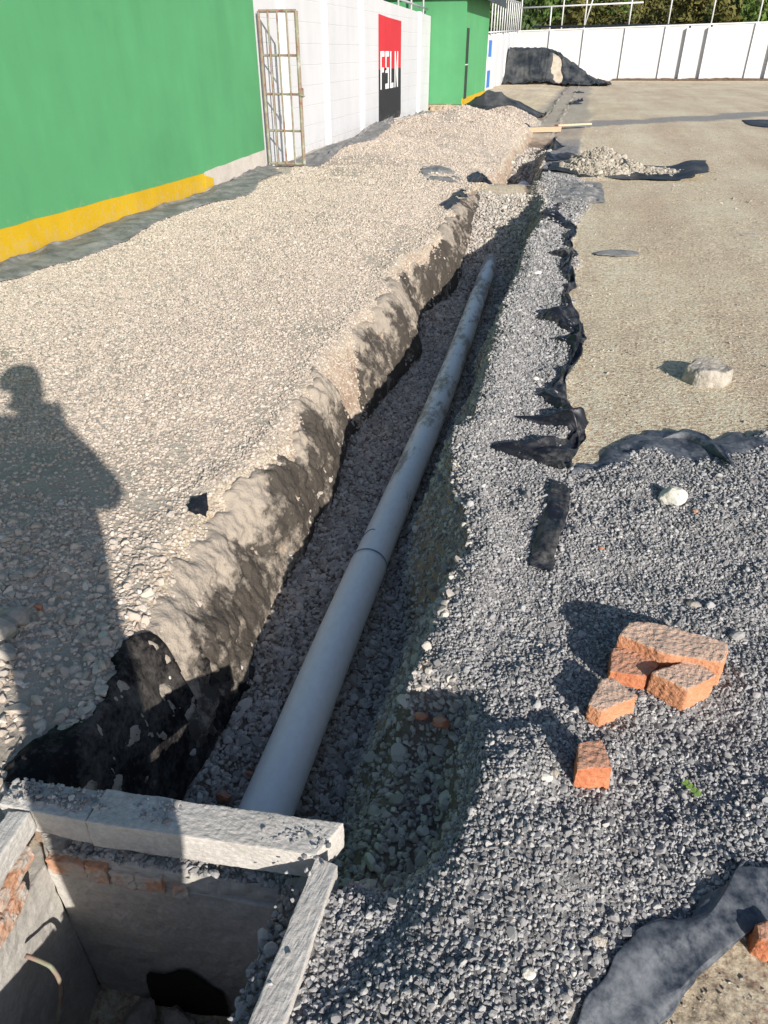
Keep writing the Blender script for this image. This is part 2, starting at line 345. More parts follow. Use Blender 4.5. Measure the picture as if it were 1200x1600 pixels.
def height(x, y, pit=True):
    x = np.asarray(x, float); y = np.asarray(y, float)
    ll, bl, lr = lips(y)
    br = lr - .20 - .05*vn(y*1.7, y*0, 12)
    z = .02*fbm(x*.6, y*.6, 2, 3) + .006*fbm(x*4, y*4, 3, 3)
    zr = zone_right(x, y)
    z = z + zr*(.022 + .045*fbm(x*1.9, y*2.6, 20, 4) + .024*fbm(x*6, y*8, 22, 3))
    z = z + .05*np.exp(-((x-lr-.07)/.11)**2)*sstep(1.3,1.6,y)*sstep(10,8.5,y)      # right lip raised so that the trench bed falls in shade
    z = z + .085*np.exp(-((x-.03)/.20)**2-((y-.92)/.50)**2)*sstep(-.28,-.1,x)  # mound added beside the hollow to keep the near pipe shaded
    lft = sstep(.1, -.4, x-ll)
    z = z + lft*(.04+.05*fbm(x*.8, y*.8, 25, 4) + .014*fbm(x*5, y*5, 28, 3)) + heaps(x, y)*sstep(0, -.3, x-ll-.2) + heap_tarp(x, y)
    z = z + sstep(-.9, -.05, x-ll)*sstep(.2, -.1, x-ll)*(-.05)       # the bank sags towards the lip
    dep = I(y, DEPTH) + .02*fbm(x*2.5, y*2.5, 33, 3)
    tl = np.clip((x-ll)/(bl-ll), 0, 1); tr = np.clip((lr-x)/(lr-br), 0, 1)
    lump = np.clip(.5+fbm(x*2.2, y*2.2, 30, 3), 0, 1)
    pl = tl**(1.5+1.1*lump); pr = tr**.9
    prof = np.minimum(pl, pr)*sstep(.80, .86, y)
    wallb = np.exp(-((prof-.5)/.3)**2)
    zz = z*(1-prof) + dep*prof + wallb*(.07*fbm(x*3, y*3, 34, 2)+.05*fbm(x*8, y*8, 35, 3)+.03*fbm(x*20, y*20, 36, 3))
    zz = zz + np.exp(-((x-lr+.1)/.12)**2)*sstep(1.2,1.5,y)*sstep(11,9,y)*(.04*fbm(x*7,y*7,37,3)+.022*fbm(x*19,y*19,38,3))
    # the hollow scraped out beside the pit
    sx = (x+.27)/.215; sy = (y-1.17)/.33
    q = sstep(1.12, .55, np.sqrt(np.abs(sx)**3+np.abs(sy)**3)**(2/3.)+.06*fbm(x*9,y*9,44,2)) * sstep(-.6, -.42, x)
    sh = -.19 - .19*sstep(-.25, -.47, x) + .03*fbm(x*7, y*7, 46, 3)
    zz = np.where(zz > sh, zz*(1-q)+sh*q, zz)
    if pit:
        zz = np.where(inpoly(x, y, PITO), -.83+.03*fbm(x*9,y*9,50,3), zz)
    zz = zz + .0075*np.clip(x, 0, 12)*sstep(30, 56, y)
    return zz

def spaced(parts):
    out = []
    for a, b, s in parts: out.append(np.arange(a, b-1e-9, s))
    return np.concatenate(out+[np.array([parts[-1][1]])])
xs = spaced([(-14,-5,1.),(-5,-1.8,.06),(-1.8,.3,.018),(.3,2.6,.045),(2.6,8,.25),(8,70,2.5)])
ys = [-14.,-10.,-7.,-4.,-2.,-1.,-.4]; 
y = -.2
while y < 66:
    ys.append(y); y += max(.022, .0135*max(y,0))
ys = np.array(ys + [70.])
XX, YY = np.meshgrid(xs, ys, indexing='ij')
ZZ = height(XX, YY)
V = np.stack([XX, YY, ZZ], -1).reshape(-1, 3)
def ground_mat():
    m, n, b = nodes('ground_surface', .95, .15)
    def at(k):
        a = n.nodes.new('ShaderNodeAttribute'); a.attribute_name = k; return a.outputs['Fac']
    big = tex(n, .45, 5, .6); mid = tex(n, 7, 6, .7); fine = tex(n, 42, 9, .82); vor = tex(n, 60, kind='v')
    dirt = ramp(n, mid.outputs[0], [(.3,(.52,.43,.305)),(.5,(.59,.495,.36)),(.72,(.66,.57,.43))])
    dirt = mix(n, .5, dirt, ramp(n, big.outputs[0], [(.35,(.40,.40,.38)),(.65,(.62,.60,.58))]), 'OVERLAY')
    trk = tex(n, .8, 5, .6, stretch=(1.6,.22,1)); dirt = mix(n, .45, dirt, ramp(n, trk.outputs[0], [(.38,(.36,.36,.35)),(.6,(.6,.6,.59))]), 'OVERLAY')
    dirt = mix(n, .85, dirt, ramp(n, fine.outputs[0], [(.40,(.16,.155,.15)),(.5,(.5,.5,.5)),(.60,(.80,.80,.80))]), 'OVERLAY')
    bei = ramp(n, vor.outputs['Color'], [(.1,(.36,.31,.255)),(.5,(.46,.405,.335)),(.9,(.56,.50,.43))])
    dust = ramp(n, mid.outputs[0], [(.3,(.36,.31,.25)),(.7,(.50,.44,.36))])
    bei = mix(n, at('wdust'), bei, dust)
    gry = ramp(n, vor.outputs['Color'], [(.1,(.15,.15,.15)),(.5,(.25,.245,.24)),(.9,(.38,.37,.36))])
    bed = ramp(n, mid.outputs[0], [(.3,(.15,.112,.085)),(.7,(.29,.235,.19))])
    soil = ramp(n, mid.outputs[0], [(.3,(.23,.15,.105)),(.5,(.37,.27,.20)),(.7,(.50,.40,.315))])
    c = mix(n, at('wl'), dirt, bei); c = mix(n, at('wr'), c, gry); c = mix(n, at('ww'), c, soil); c = mix(n, at('wb'), c, bed)
    n.links.new(c, b.inputs['Base Color'])
    k = bump(n, b, fine.outputs[0], .8, .012)
    k = bump(n, b, vor.outputs['Distance'], .5, .008, k)
    bump(n, b, mid.outputs[0], .4, .02, k)
    return m
ground = mesh('ground', V, grid_faces(len(xs), len(ys)), ground_mat(), smooth=True)
tag(ground, kind='structure')
def zones(x, y):
    ll, bl, lr = lips(y); br = lr-.2
    dep = I(y, DEPTH)
    wl = sstep(.10, -.03, x-ll-.05)*sstep(.06,-.06, (y-24)/20+.1*fbm(x*2,y*2,70,3)+.15*sstep(-2.6,-1.2,x))
    wl = np.maximum(wl, sstep(.02,.08,heap_tarp(x,y)))
    wr = zone_right(x, y)
    strip = sstep(.12,-.05, np.abs(y-(20.6+.98*(x+.4))*1.0)-.9+.5*fbm(x*1.3,y*1.3,72,3))*sstep(-.6,-.2,x)          # filled side trench
    run = sstep(.1,-.1, np.abs(x+.75)-.75+.25*fbm(x*1.4,y*.5,73,3))*sstep(17,19,y)*sstep(49,46,y)              # filled main trench
    wr = np.maximum(wr, np.maximum(strip*.85, run*.5))
    inside = (x > ll) & (x < lr) & (dep < -.04) & (y > .85)
    ww = np.where(inside, sstep(.15,.6,(x-ll)/(bl-ll)+.5*fbm(x*4,y*4,77,3))*.85, 0); ww = np.maximum(ww, np.where((x>br-.04)&(x<lr+.03)&(y<14.5)&(y>.85), .95, 0))
    ww = np.maximum(ww, np.where((y < 1.5) & (y > .6) & (x > -.5) & (x < .1) & (height(x,y,False) < -.03), .95, 0))
    wb = np.where((x > bl-.02) & (x < br+.02) & (dep < -.1) & (y > .9), 1., 0)
    wb = np.maximum(wb, np.where((y < 1.5) & (y > .6) & (x > -.5) & (x < .1) & (height(x,y,False) < -.03), 1., 0))
    wd = np.clip(sstep(.35,.0,np.abs(x-ll+.18))*.9*(.5+fbm(x*3,y*3,74,3)) + sstep(.1,.5,fbm(x*.9,y*.9,76,4))*.9, 0, 1)
    return wl, wr, ww, wb, wd
for k, a in zip(('wl','wr','ww','wb','wdust'), zones(V[:,0], V[:,1])):
    at = ground.data.attributes.new(k, 'FLOAT', 'POINT'); at.data.foreach_set('value', np.asarray(a, np.float32))

# hill behind the far wall
hx = np.linspace(-60, 130, 60); hy = np.linspace(58, 170, 40)
HX, HY = np.meshgrid(hx, hy, indexing='ij')
HZ = -0.4 + 16*sstep(60, 130, HY) + 2.5*fbm(HX*.05, HY*.05, 80, 4)*sstep(60,80,HY)
hill = mesh('hill', np.stack([HX,HY,HZ],-1).reshape(-1,3), grid_faces(60,40), simple('hill_earth', (.06,.06,.03), (.16,.13,.08), .5, .95, 3, .5, .2), smooth=True)
tag(hill, kind='structure')

# ------------------------------------------------------------------ gravel (uncountable)
def pebble_protos(prefix, mat, n, seed, flat=.7):
    out = []
    for k in range(n):
        rd = random.Random(seed+k); bm = bmesh.new(); bmesh.ops.create_icosphere(bm, subdivisions=2, radius=1)
        pl = [(Vector((rd.gauss(0,1), rd.gauss(0,1), rd.gauss(0,1))).normalized(), rd.uniform(.42,.74)) for _ in range(9)]
        ax = (1, rd.uniform(.65,.95), rd.uniform(flat*.75, flat*1.1))
        for v in bm.verts:
            c = v.co.copy()
            for nn, d in pl:
                e = c.dot(nn)-d
                if e > 0: c -= nn*e
            v.co = Vector((c.x*ax[0], c.y*ax[1], c.z*ax[2]))*1.25
        bmesh.ops.dissolve_limit(bm, angle_limit=R(7), verts=bm.verts[:], edges=bm.edges[:])
        bmesh.ops.triangulate(bm, faces=bm.faces[:])
        me = bpy.data.meshes.new(prefix); bm.to_mesh(me); bm.free(); me.materials.append(mat)
        out.append(bpy.data.objects.new(prefix, me))
    return out
def scatter(name, label, cat, P, S, protos, tilt=.5):
    n = len(P); me = bpy.data.meshes.new(name); me.vertices.add(n)
    me.vertices.foreach_set('co', P.astype(np.float32).ravel())
    a = me.attributes.new('scl','FLOAT_VECTOR','POINT'); a.data.foreach_set('vector', (S[:,None]*rng.uniform(.75,1.25,(n,3))).astype(np.float32).ravel())
    rot = np.stack([rng.normal(0,tilt,n), rng.normal(0,tilt,n), rng.uniform(0,6.28,n)],-1)
    a = me.attributes.new('rot','FLOAT_VECTOR','POINT'); a.data.foreach_set('vector', rot.astype(np.float32).ravel())
    a = me.attributes.new('pid','INT','POINT'); a.data.foreach_set('value', rng.integers(0,len(protos),n).astype(np.int32))
    o = link(bpy.data.objects.new(name, me)); tag(o, label, cat, kind='stuff')
    g = bpy.data.node_groups.new(name, 'GeometryNodeTree')
    g.interface.new_socket('Geometry', in_out='INPUT', socket_type='NodeSocketGeometry')
    g.interface.new_socket('Geometry', in_out='OUTPUT', socket_type='NodeSocketGeometry')
    N = g.nodes.new; L = g.links.new
    gi = N('NodeGroupInput'); go = N('NodeGroupOutput'); ip = N('GeometryNodeInstanceOnPoints'); jn = N('GeometryNodeJoinGeometry')
    for p in protos:
        oi = N('GeometryNodeObjectInfo'); oi.inputs['Object'].default_value = p; oi.inputs['As Instance'].default_value = True
        L(oi.outputs['Geometry'], jn.inputs[0])
    def na(k, t):
        q = N('GeometryNodeInputNamedAttribute'); q.data_type = t; q.inputs[0].default_value = k; return q.outputs[0]
    mp = N('GeometryNodeMeshToPoints'); L(gi.outputs[0], mp.inputs['Mesh'])
    L(mp.outputs[0], ip.inputs['Points']); L(jn.outputs[0], ip.inputs['Instance'])
    ip.inputs['Pick Instance'].default_value = True
    L(na('pid','INT'), ip.inputs['Instance Index'])
    er = N('FunctionNodeEulerToRotation'); L(na('rot','FLOAT_VECTOR'), er.inputs[0]); L(er.outputs[0], ip.inputs['Rotation'])
    L(na('scl','FLOAT_VECTOR'), ip.inputs['Scale']); L(ip.outputs[0], go.inputs[0])
    md = o.modifiers.new('scatter', 'NODES'); md.node_group = g
    return o
def inview(P, mg=.5):
    d = P - np.array([0,0,CAMH]); c = d@_f; u = (d@_r)/np.maximum(c,.05)*F; v = (d@_u)/np.maximum(c,.05)*F
    return (c > .1) & (np.abs(u) < 600*(1+mg)+60) & (np.abs(v) < 800*(1+mg)+60)
def rnd_pts(x0, x1, y0, y1, dens): 
    n = int((x1-x0)*(y1-y0)*dens); return rng.uniform(x0,x1,n), rng.uniform(y0,y1,n)
LINER_HI = None
def liner_mask(x, y):
    """>0 where the dusty geotextile lining of the left trench side lies bare"""
    ll, bl, lr = lips(y); t = (x-ll)/(bl-ll)
    return (t-.34) - .42*fbm(x*3.2, y*2.4, 90, 4) - .16*fbm(x*14,y*14,92,3) - .6*np.exp(-((y-4.15)/.22)**2)*sstep(.2,.6,t)
pL = pebble_protos('beige_pebble', M['pebL'], 7, 100); pB = pebble_protos('bed_pebble', M['pebB'], 7, 200); pR = pebble_protos('grey_pebble', M['pebR'], 7, 300, .8); pD = pebble_protos('grit_pebble', M['pebD'], 5, 400)
P_, S_ = [], []
for y0, y1, dens, sz in ((-.4,1.2,6000,.0077),(1.2,3.2,8500,.0066),(3.2,6,7600,.0064),(6,10,4600,.0079),(10,16,2200,.0105),(16,24,900,.015)):
    x, y = rnd_pts(-4.55, -.9 if y1 < 12 else -1., y0, y1, dens)
    ll, bl, lr = lips(y); wl, wr, ww, wb, wd = zones(x, y)
    lm = liner_mask(x,y); clus = fbm(x*4.5,y*4.5,119,3)
    keep = (x < ll+.35) & ((lm < 0) | (x < ll-.25) | (rng.uniform(0,1,len(x)) < np.where(clus > .24, .85, np.where(y < 1.5, .35, .24))*sstep(1.2,.2,lm))) & (rng.uniform(0,1,len(x)) < 1.02-.72*sstep(.35,.95,wd)) & ~inpoly(x,y,[(-1.2,.98),(-.3,1.0),(-.3,-.1),(-1.1,-.1)])
    keep &= (x > -4.22+.12*vn(y*1.3,y*0,7)) | (rng.uniform(0,1,len(x)) < .04)
    keep &= (rng.uniform(0,1,len(x)) < np.where(y > 14, wl, 1)) & (x < ll+.3)
    x, y = x[keep], y[keep]; S = np.minimum(sz*np.exp(rng.normal(0,.40,len(x))), sz*1.9)
    S = np.where((x < -1.1) & (y < 2.3) & (rng.uniform(0,1,len(x)) < .28*sstep(2.3,1.3,y)), S*1.9, S)
    z = height(x,y); P_.append(np.stack([x,y,z+S*rng.uniform(-.15,.3,len(x))],-1)); S_.append(S)
P = np.concatenate(P_); S = np.concatenate(S_); k = inview(P); 
scatter('beige_gravel', 'beige crushed gravel heaped between green wall and trench', 'gravel', P[k], S[k], pL, .3)
P_, S_ = [], []
for y0, y1, dens, sz in ((.86,3.2,7000,.0094),(3.2,6,5000,.0102),(6,10.4,2600,.0125),(11.4,17,1000,.018)):
    x, y = rnd_pts(-1.3, -.02, y0, y1, dens); ll, bl, lr = lips(y)
    scoop = (y < 1.52) & (x > -.5) & (x < .12) & (height(x,y) < .015)
    keep = ((x > bl-.03) & (x < lr-.16)) | scoop | ((x > lr-.26) & (x < lr+.03) & (rng.uniform(0,1,len(x)) < .45+.5*fbm(x*5,y*5,98,3)))
    keep &= ~inpoly(x,y,[(-1.13,.90),(-.335,.955),(-.34,-.1),(-1.1,-.1)])
    keep &= height(x,y) < np.where(scoop | (x > lr-.26), .04, .6*I(y,DEPTH))
    x, y = x[keep], y[keep]; S = sz*np.exp(rng.normal(0,.33,len(x))); S = np.where((x > -.5)&(y < 1.5), S*np.where(rng.uniform(0,1,len(x))<.12,1.35,.78), S)
    P_.append(np.stack([x,y,height(x,y)+S*.35],-1)); S_.append(S)
P = np.concatenate(P_); S = np.concatenate(S_); k = inview(P)
scatter('trench_gravel', 'grey brown gravel bedding under the white pipe in the trench', 'gravel', P[k], S[k], pB)
P_, S_ = [], []
for x0, x1, y0, y1, dens, sz in ((-.5,1.4,.3,1.4,23000,.0044),(-.5,2.2,1.4,2.4,23000,.0042),(-.5,2.4,2.4,4.2,15000,.0050),(-.6,.5,4.2,7,8000,.0065),(-.6,.6,7,11.8,3200,.0095)):
    x, y = rnd_pts(x0, x1, y0, y1, dens); zr = zone_right(x,y)
    _, _, lr = lips(y)
    keep = (rng.uniform(0,1,len(x)) < np.maximum(zr*1.1, np.where((x > lr-.16) & (x < lr+.1) & (y > 1.45), .30, 0))) & (height(x,y) > np.where(y < 1.5, -.09, -.38))
    x, y = x[keep], y[keep]; S = sz*np.exp(rng.normal(0,.30,len(x))); S = np.where(rng.uniform(0,1,len(x)) < .004, S*2.1, S)
    P_.append(np.stack([x,y,height(x,y)+S*.4],-1)); S_.append(S)
P = np.concatenate(P_); S = np.concatenate(S_); k = inview(P)
scatter('grey_gravel', 'fine dark grey gravel spread right of the trench', 'gravel', P[k], S[k], pR)
P_, S_ = [], []
for x0, x1, y0, y1, dens, sz, kp in ((.0,3,.3,4,1300,.0022,0),(.0,4,4,9,420,.0032,0),(0,7,9,20,40,.006,0),(-.3,1.9,11.6,13.3,2600,.014,1)):
    x, y = rnd_pts(x0,x1,y0,y1,dens); 
    keep = (zone_right(x,y) < .2) if kp == 0 else (heap_tarp(x,y) > .012)
    x, y = x[keep], y[keep]; S = sz*np.exp(rng.normal(0,.4,len(x)))
    P_.append(np.stack([x,y,height(x,y)+S*.3],-1)); S_.append(S)
P = np.concatenate(P_); S = np.concatenate(S_); k = inview(P)
scatter('loose_grit', 'small tan stones strewn over the bare dirt yard', 'gravel', P[k], S[k], pD)

# ------------------------------------------------------------------ sheets of fabric
def cat_rows(A, n):
    """resample a polyline/rows smoothly to n points along axis 0"""
    A = np.asarray(A, float); m = len(A); t = np.linspace(0, m-1, n); i = np.clip(t.astype(int), 0, m-2); f = (t-i).reshape((-1,)+(1,)*(A.ndim-1))
    g = lambda k: A[np.clip(k, 0, m-1)]
    p0, p1, p2, p3 = g(i-1), g(i), g(i+1), g(i+2)
    return .5*((2*p1)+(-p0+p2)*f+(2*p0-5*p1+4*p2-p3)*f**2+(-p0+3*p1-3*p2+p3)*f**3)
def drape(name, rows, mat, label, cat='fabric sheet', nu=40, nv=24, lift=.012, fold=.02, ff=(3,9), ragged=.012, bury=0, seed=0, px=True, slope=0, extra=None, thick=.0012, group=None, zmin=None):
    """cloth lying over the terrain; rows = outline rows, fold = height of the creases"""
    A = np.array([[G(*q)[:2] if px else q for q in row] for row in rows], float)
    if nu*nv < 4000: nu, nv = int(nu*1.7), int(nv*1.7)
    A = cat_rows(A, nu); A = np.moveaxis(cat_rows(np.moveaxis(A,1,0), nv),1,0)
    s, t = np.meshgrid(np.linspace(0,1,nu), np.linspace(0,1,nv), indexing='ij')
    rag = np.exp(-np.minimum(np.minimum(s,1-s)*nu, np.minimum(t,1-t)*nv)/1.5)
    x = A[...,0]+ragged*rag*fbm(s*6+seed, t*6*max(1,ff[1]/5), seed+1, 2)*2.4; y = A[...,1]+ragged*rag*fbm(s*6, t*6*max(1,ff[1]/5)+seed, seed+2, 2)*2.4
    w_ = .35*fbm(s*3, t*3, seed+9, 2)
    tri = lambda a: np.sqrt((1-np.abs(np.mod(a*1.5, 2)-1))**2+.0006)
    f1 = tri(t*ff[1]+1.6*vn(s*ff[0]*.6+seed, t*2, seed+3)+.8*s); f2 = tri(s*ff[0]+1.7*vn(s*2, t*ff[1]*.5+seed, seed+5))
    h = (.5 if px else 1)*fold*(f1**2.2*.75+f2**2.5*.45)*np.clip(.55+1.1*vn(s*2.2+seed, t*2.2*max(1, ff[1]/4), seed+7), .05, 1.3)*np.minimum(1, .35+2.2*np.minimum(t, 1-t)*max(1, ff[1]/4))
    base = height(x, y, False) if extra is None else extra(x, y)
    env = np.minimum(1, .12+3.2*np.minimum(np.minimum(s,1-s), np.minimum(t,1-t)*max(1, ff[1]/4)))
    z = base + (lift+h)*env*.75 + .011 - slope*sstep(.35,1,s)
    if bury: z = z - bury*sstep(.05,.45,fbm(x*5,y*5,seed+11,3))
    if zmin is not None: z = np.maximum(z, zmin)
    o = mesh(name, np.stack([x,y,z],-1).reshape(-1,3), grid_faces(nu,nv), mat, smooth=True)
    if thick:
        md = o.modifiers.new('thickness','SOLIDIFY'); md.thickness = thick; md.offset = -1
    return tag(o, label, cat, group)

# dusty lining of the left trench side
yy = np.concatenate([np.arange(.98, 4.5, .011), np.arange(4.5, 10.2, .03)]); tt = np.linspace(-.35, 1.03, 84)
T_, Y_ = np.meshgrid(tt, yy, indexing='ij'); l1, b1, _ = lips(Y_); X_ = l1+(b1-l1)*T_
mk = liner_mask(X_, Y_)
off = np.clip(mk*.16, -.03, .013) + (.008*fbm(X_*9,Y_*9,94,3)+.006*fbm(X_*26,Y_*26,95,4))*(mk>0)
off = np.where((T_ > .97), -.02, off)
nxn = .8
Zl = height(X_, Y_) + off
fr = (.030*fbm(Y_*6,Zl*7,301,3)+.020*fbm(Y_*17,Zl*17,303,3)+.012*fbm(Y_*45,Zl*45,305,2))*sstep(0,.15,mk)*sstep(1.03,.85,T_)
o = mesh('geotextile_lining', np.stack([X_+np.maximum(off,0)*.8+fr+.006, Y_, Zl],-1).reshape(-1,3), grid_faces(len(tt), len(yy)), M['fabdust'], smooth=True)
du = np.clip(1.1*sstep(.75,.25,T_+.45*fbm(X_*4,Y_*4,117,3)) + .75*fbm(Y_*3.2,Zl*3.6,118,5) + .6*fbm(Y_*18,Zl*18,119,4) - .02, -.45, 1)
at = o.data.attributes.new('dust','FLOAT','POINT'); at.data.foreach_set('value', du.astype(np.float32).ravel())
tag(o, 'dust-caked dark geotextile lining on the sunlit left side of trench', 'fabric sheet')
# dark fabric bundled in the near corner between pit and left bank
T_, Y_ = np.meshgrid(np.linspace(-.75, 1.0, 60), np.arange(.90, 2.1, .013), indexing='ij'); l1, b1, _ = lips(Y_); X_ = l1+(b1-l1)*T_
mk = sstep(1.45,1.10,Y_-.5*np.clip(T_,0,1)+.4*fbm(X_*5,Y_*5,110,3)) + .35*fbm(X_*6,Y_*6,112,3) - .75*sstep(.1,-.7,T_)
cr_ = (1-np.abs(vn(X_*9+Y_*5,Y_*7-X_*4,114)))**4*.022+(1-np.abs(vn(X_*19,Y_*21,116)))**4*.010
o = mesh('geotextile_sheet', np.stack([X_+.02*(mk>.3), Y_, height(X_,Y_)+np.clip((mk-.35)*.12,-.04,.012)+cr_*(mk>.3)],-1).reshape(-1,3), grid_faces(*X_.shape), M['fabmatt'], smooth=True)
tag(o, 'dark crumpled geotextile in the shaded corner behind the concrete pit', 'fabric sheet')
# edge of the sheet along the right gravel strip: folds and flaps, near to far
FR = 'folds along the right sheet edge'
drape('geotextile_strip', [[(858,762),(890,778)],[(850,800),(886,812)],[(836,850),(872,860)],[(830,892),(858,908)]], M['fab'], 'narrow black fabric strip standing out of grey gravel', fold=.02, ff=(2,3), lift=.022, seed=4, nu=30, nv=10, ragged=.008)
drape('geotextile_flap', [[(865,287),(900,284),(938,286)],[(868,300),(905,300),(944,302)],[(862,322),(905,320),(944,318)]], M['fabgrey'], 'torn grey-black fabric flap laid flat on the dirt', fold=.03, ff=(6,2), lift=.012, seed=13, nu=40, nv=36, bury=.02)
EPX = [(890,742),(905,700),(918,668),(893,640),(884,600),(905,565),(914,530),(905,500),(886,470),(900,450),(890,425),(902,405),(892,385),(900,362),(870,340),(880,325)]
na, nc = 620, 34
E0 = cat_rows(np.array([G(*q)[:2] for q in EPX]), na); ar = np.concatenate([[0], np.cumsum(np.linalg.norm(np.diff(E0,axis=0),axis=1))])[None,:]
ey = E0[None,:,1]; ex = E0[None,:,0]; cs = np.linspace(0,1,nc)[:,None]
wd_ = .075+.03*vn(ar*3,ar*0,201)
for cy, ww0, sg in ((2.97,.30,.085),(3.30,.27,.05),(3.62,.15,.13),(4.55,.12,.1),(4.95,.21,.2),(5.75,.07,.1),(6.72,.22,.10),(7.5,.08,.15),(8.35,.28,.22)):
    wd_ = np.maximum(wd_, 1.3*ww0*np.exp(-np.abs((ey-cy)/sg)**1.5)+.05)
X_ = ex-wd_*cs+.012*vn(ar*11,cs*2,207)*(1-cs); Y_ = ey-.10*wd_*cs+.05*wd_*cs*vn(ar*2,cs*0,209)+.010*vn(ar*13,cs*2,208)*(1-cs)
rd_ = lambda u, v, sd: 1-np.minimum(1, np.abs(vn(u, v, sd))*1.7)
sc_ = np.clip(wd_/.16, .55, 1.5)
rid = .034*rd_(ar*4.6+cs*1.6, cs*1.5-ar*1.1, 211)*sc_ + .017*rd_(ar*9.5-cs*2.6, cs*2.6+ar*1.3, 213) + .006*rd_(ar*23, cs*6+ar*2, 215)
env = np.sin(np.clip(.10+.95*cs, 0, 1)*math.pi)**.6
lipz = .030*np.clip(vn(ar*2.7,ar*0,217)+.25,0,1)*np.exp(-((cs-.06)/.10)**2)
Z_ = height(X_,Y_,False)+.007+rid*env+lipz-.03*sstep(.72,1,cs+.18*vn(X_*22,Y_*22,219))
o = mesh('geotextile_edge', np.stack([X_,Y_,Z_],-1).reshape(-1,3), grid_faces(nc,na), M['fab'], smooth=True)
tag(o, 'continuous black sheet edge folded and torn between grey gravel and tan dirt', 'fabric sheet')
# sheeting under the gravel on the right and in the near corner
drape('draped_sheet', [[(885,742),(950,703),(1010,674),(1060,680),(1110,690),(1150,674),(1200,652),(1290,625)],[(890,748),(955,725),(1015,705),(1065,715),(1112,715),(1160,705),(1215,690),(1310,660)],[(900,760),(960,755),(1020,735),(1070,745),(1115,745),(1170,735),(1230,722),(1330,700)]],
      M['fabblue'], 'blue-grey plastic sheet edge between fine gravel and dirt', fold=.004, ff=(1.5,6), lift=.014, bury=.022, slope=.05, seed=15, nu=30, nv=160)
drape('plastic_fold', [[(1030,692),(1065,690),(1105,712),(1140,740)],[(1035,688),(1075,680),(1115,700),(1146,742)]], M['fabblue'], 'raised crease of blue-grey sheet casting a dark line', fold=.05, ff=(2,2), lift=.045, seed=16, nu=12, nv=30, ragged=.004)
drape('draped_sheet', [[(1145,1368),(1200,1372),(1330,1400)],[(1090,1440),(1160,1425),(1290,1440)],[(1010,1455),(1110,1490),(1200,1445)],[(965,1500),(1050,1530),(1130,1500)],[(925,1560),(1010,1590),(1080,1540)],[(880,1640),(960,1650),(1030,1600)]],
      M['fabblue'], 'dark blue plastic sheet lying in the near right corner', fold=.012, ff=(1.2,1), lift=.024, seed=17, nu=90, nv=40, ragged=.012)
drape('fabric_scrap', [[(926,399),(960,394),(996,397)],[(930,403),(962,404),(998,402)]], M['fabgrey'], 'small grey fabric scrap lying alone on dirt', fold=.03, ff=(2,3), lift=.01, seed=18, nu=10, nv=24)
drape('draped_sheet', [[(1160,188),(1200,188),(1240,188)],[(1165,193),(1200,196),(1250,196)],[(1172,196),(1200,200),(1260,202)]], M['tarp'], 'dark draped patch on dirt at the right edge far back', fold=.05, ff=(2,2), lift=.02, seed=19, nu=16, nv=16)  # dark mesh patch draped over the ground
# sheet along the foot of the green and white walls
drape('groundsheet', [[(-4.62,y) for y in np.arange(3.6,10.9,.6)],[(-4.45+.05*math.sin(y*3),y) for y in np.arange(3.6,10.9,.6)],[(-4.12+.10*math.sin(y*2.3),y) for y in np.arange(3.6,10.9,.6)]], M['fabgrey'],
      'grey groundsheet bunched along the foot of the green wall', px=False, fold=.06, ff=(2,14), lift=.012, seed=20, nu=22, nv=150, ragged=.03)
drape('groundsheet', [[(-4.6,y) for y in np.arange(11.6,24.4,.7)],[(-4.35,y) for y in np.arange(11.6,24.4,.7)],[(-3.95+.10*math.sin(y*1.3),y) for y in np.arange(11.6,24.4,.7)]], M['fabgrey'],
      'grey groundsheet along the foot of the white wall', px=False, fold=.12, ff=(3,16), lift=.015, seed=21, nu=20, nv=130, ragged=.04)
drape('groundsheet', [[(362,290),(385,276),(425,268)],[(370,285),(392,262),(425,262)],[(380,284),(400,280),(432,276)]], M['fabgrey'], 'bunched lump of grey sheet at the corner by the steel gate', fold=.14, ff=(3,3), lift=.05, seed=22, nu=24, nv=30, ragged=.03)
drape('fabric_patch', [[(650,270),(680,264),(712,272)],[(655,276),(688,273),(722,279)],[(668,284),(695,284),(728,285)]], M['fabgrey'], 'pale grey fabric patch surfacing in the beige gravel', fold=.04, ff=(3,3), lift=.02, bury=.05, seed=23, nu=20, nv=26)
drape('fabric_patch', [[(728,276),(745,268),(762,275)],[(732,280),(748,276),(768,281)],[(738,284),(750,285),(768,285)]], M['fab'], 'black fabric crumple beside the far trench opening', fold=.10, ff=(3,3), lift=.015, seed=24, nu=18, nv=24)
drape('fabric_patch', [[(685,318),(705,303),(722,291)],[(694,320),(712,310),(728,296)],[(700,326),(716,316),(730,304)]], M['fab'], 'black fabric scrap at the far left lip of trench', fold=.06, ff=(3,3), lift=.01, bury=.04, seed=25, nu=18, nv=24)
drape('fabric_patch', [[(296,768),(312,762),(322,756)],[(292,778),(310,774),(322,768)],[(294,786),(306,784),(318,780)]], M['fab'], 'little black fabric patch poking through beige gravel', fold=.012, ff=(3,3), lift=.010, bury=.03, seed=26, nu=20, nv=20, ragged=.003)
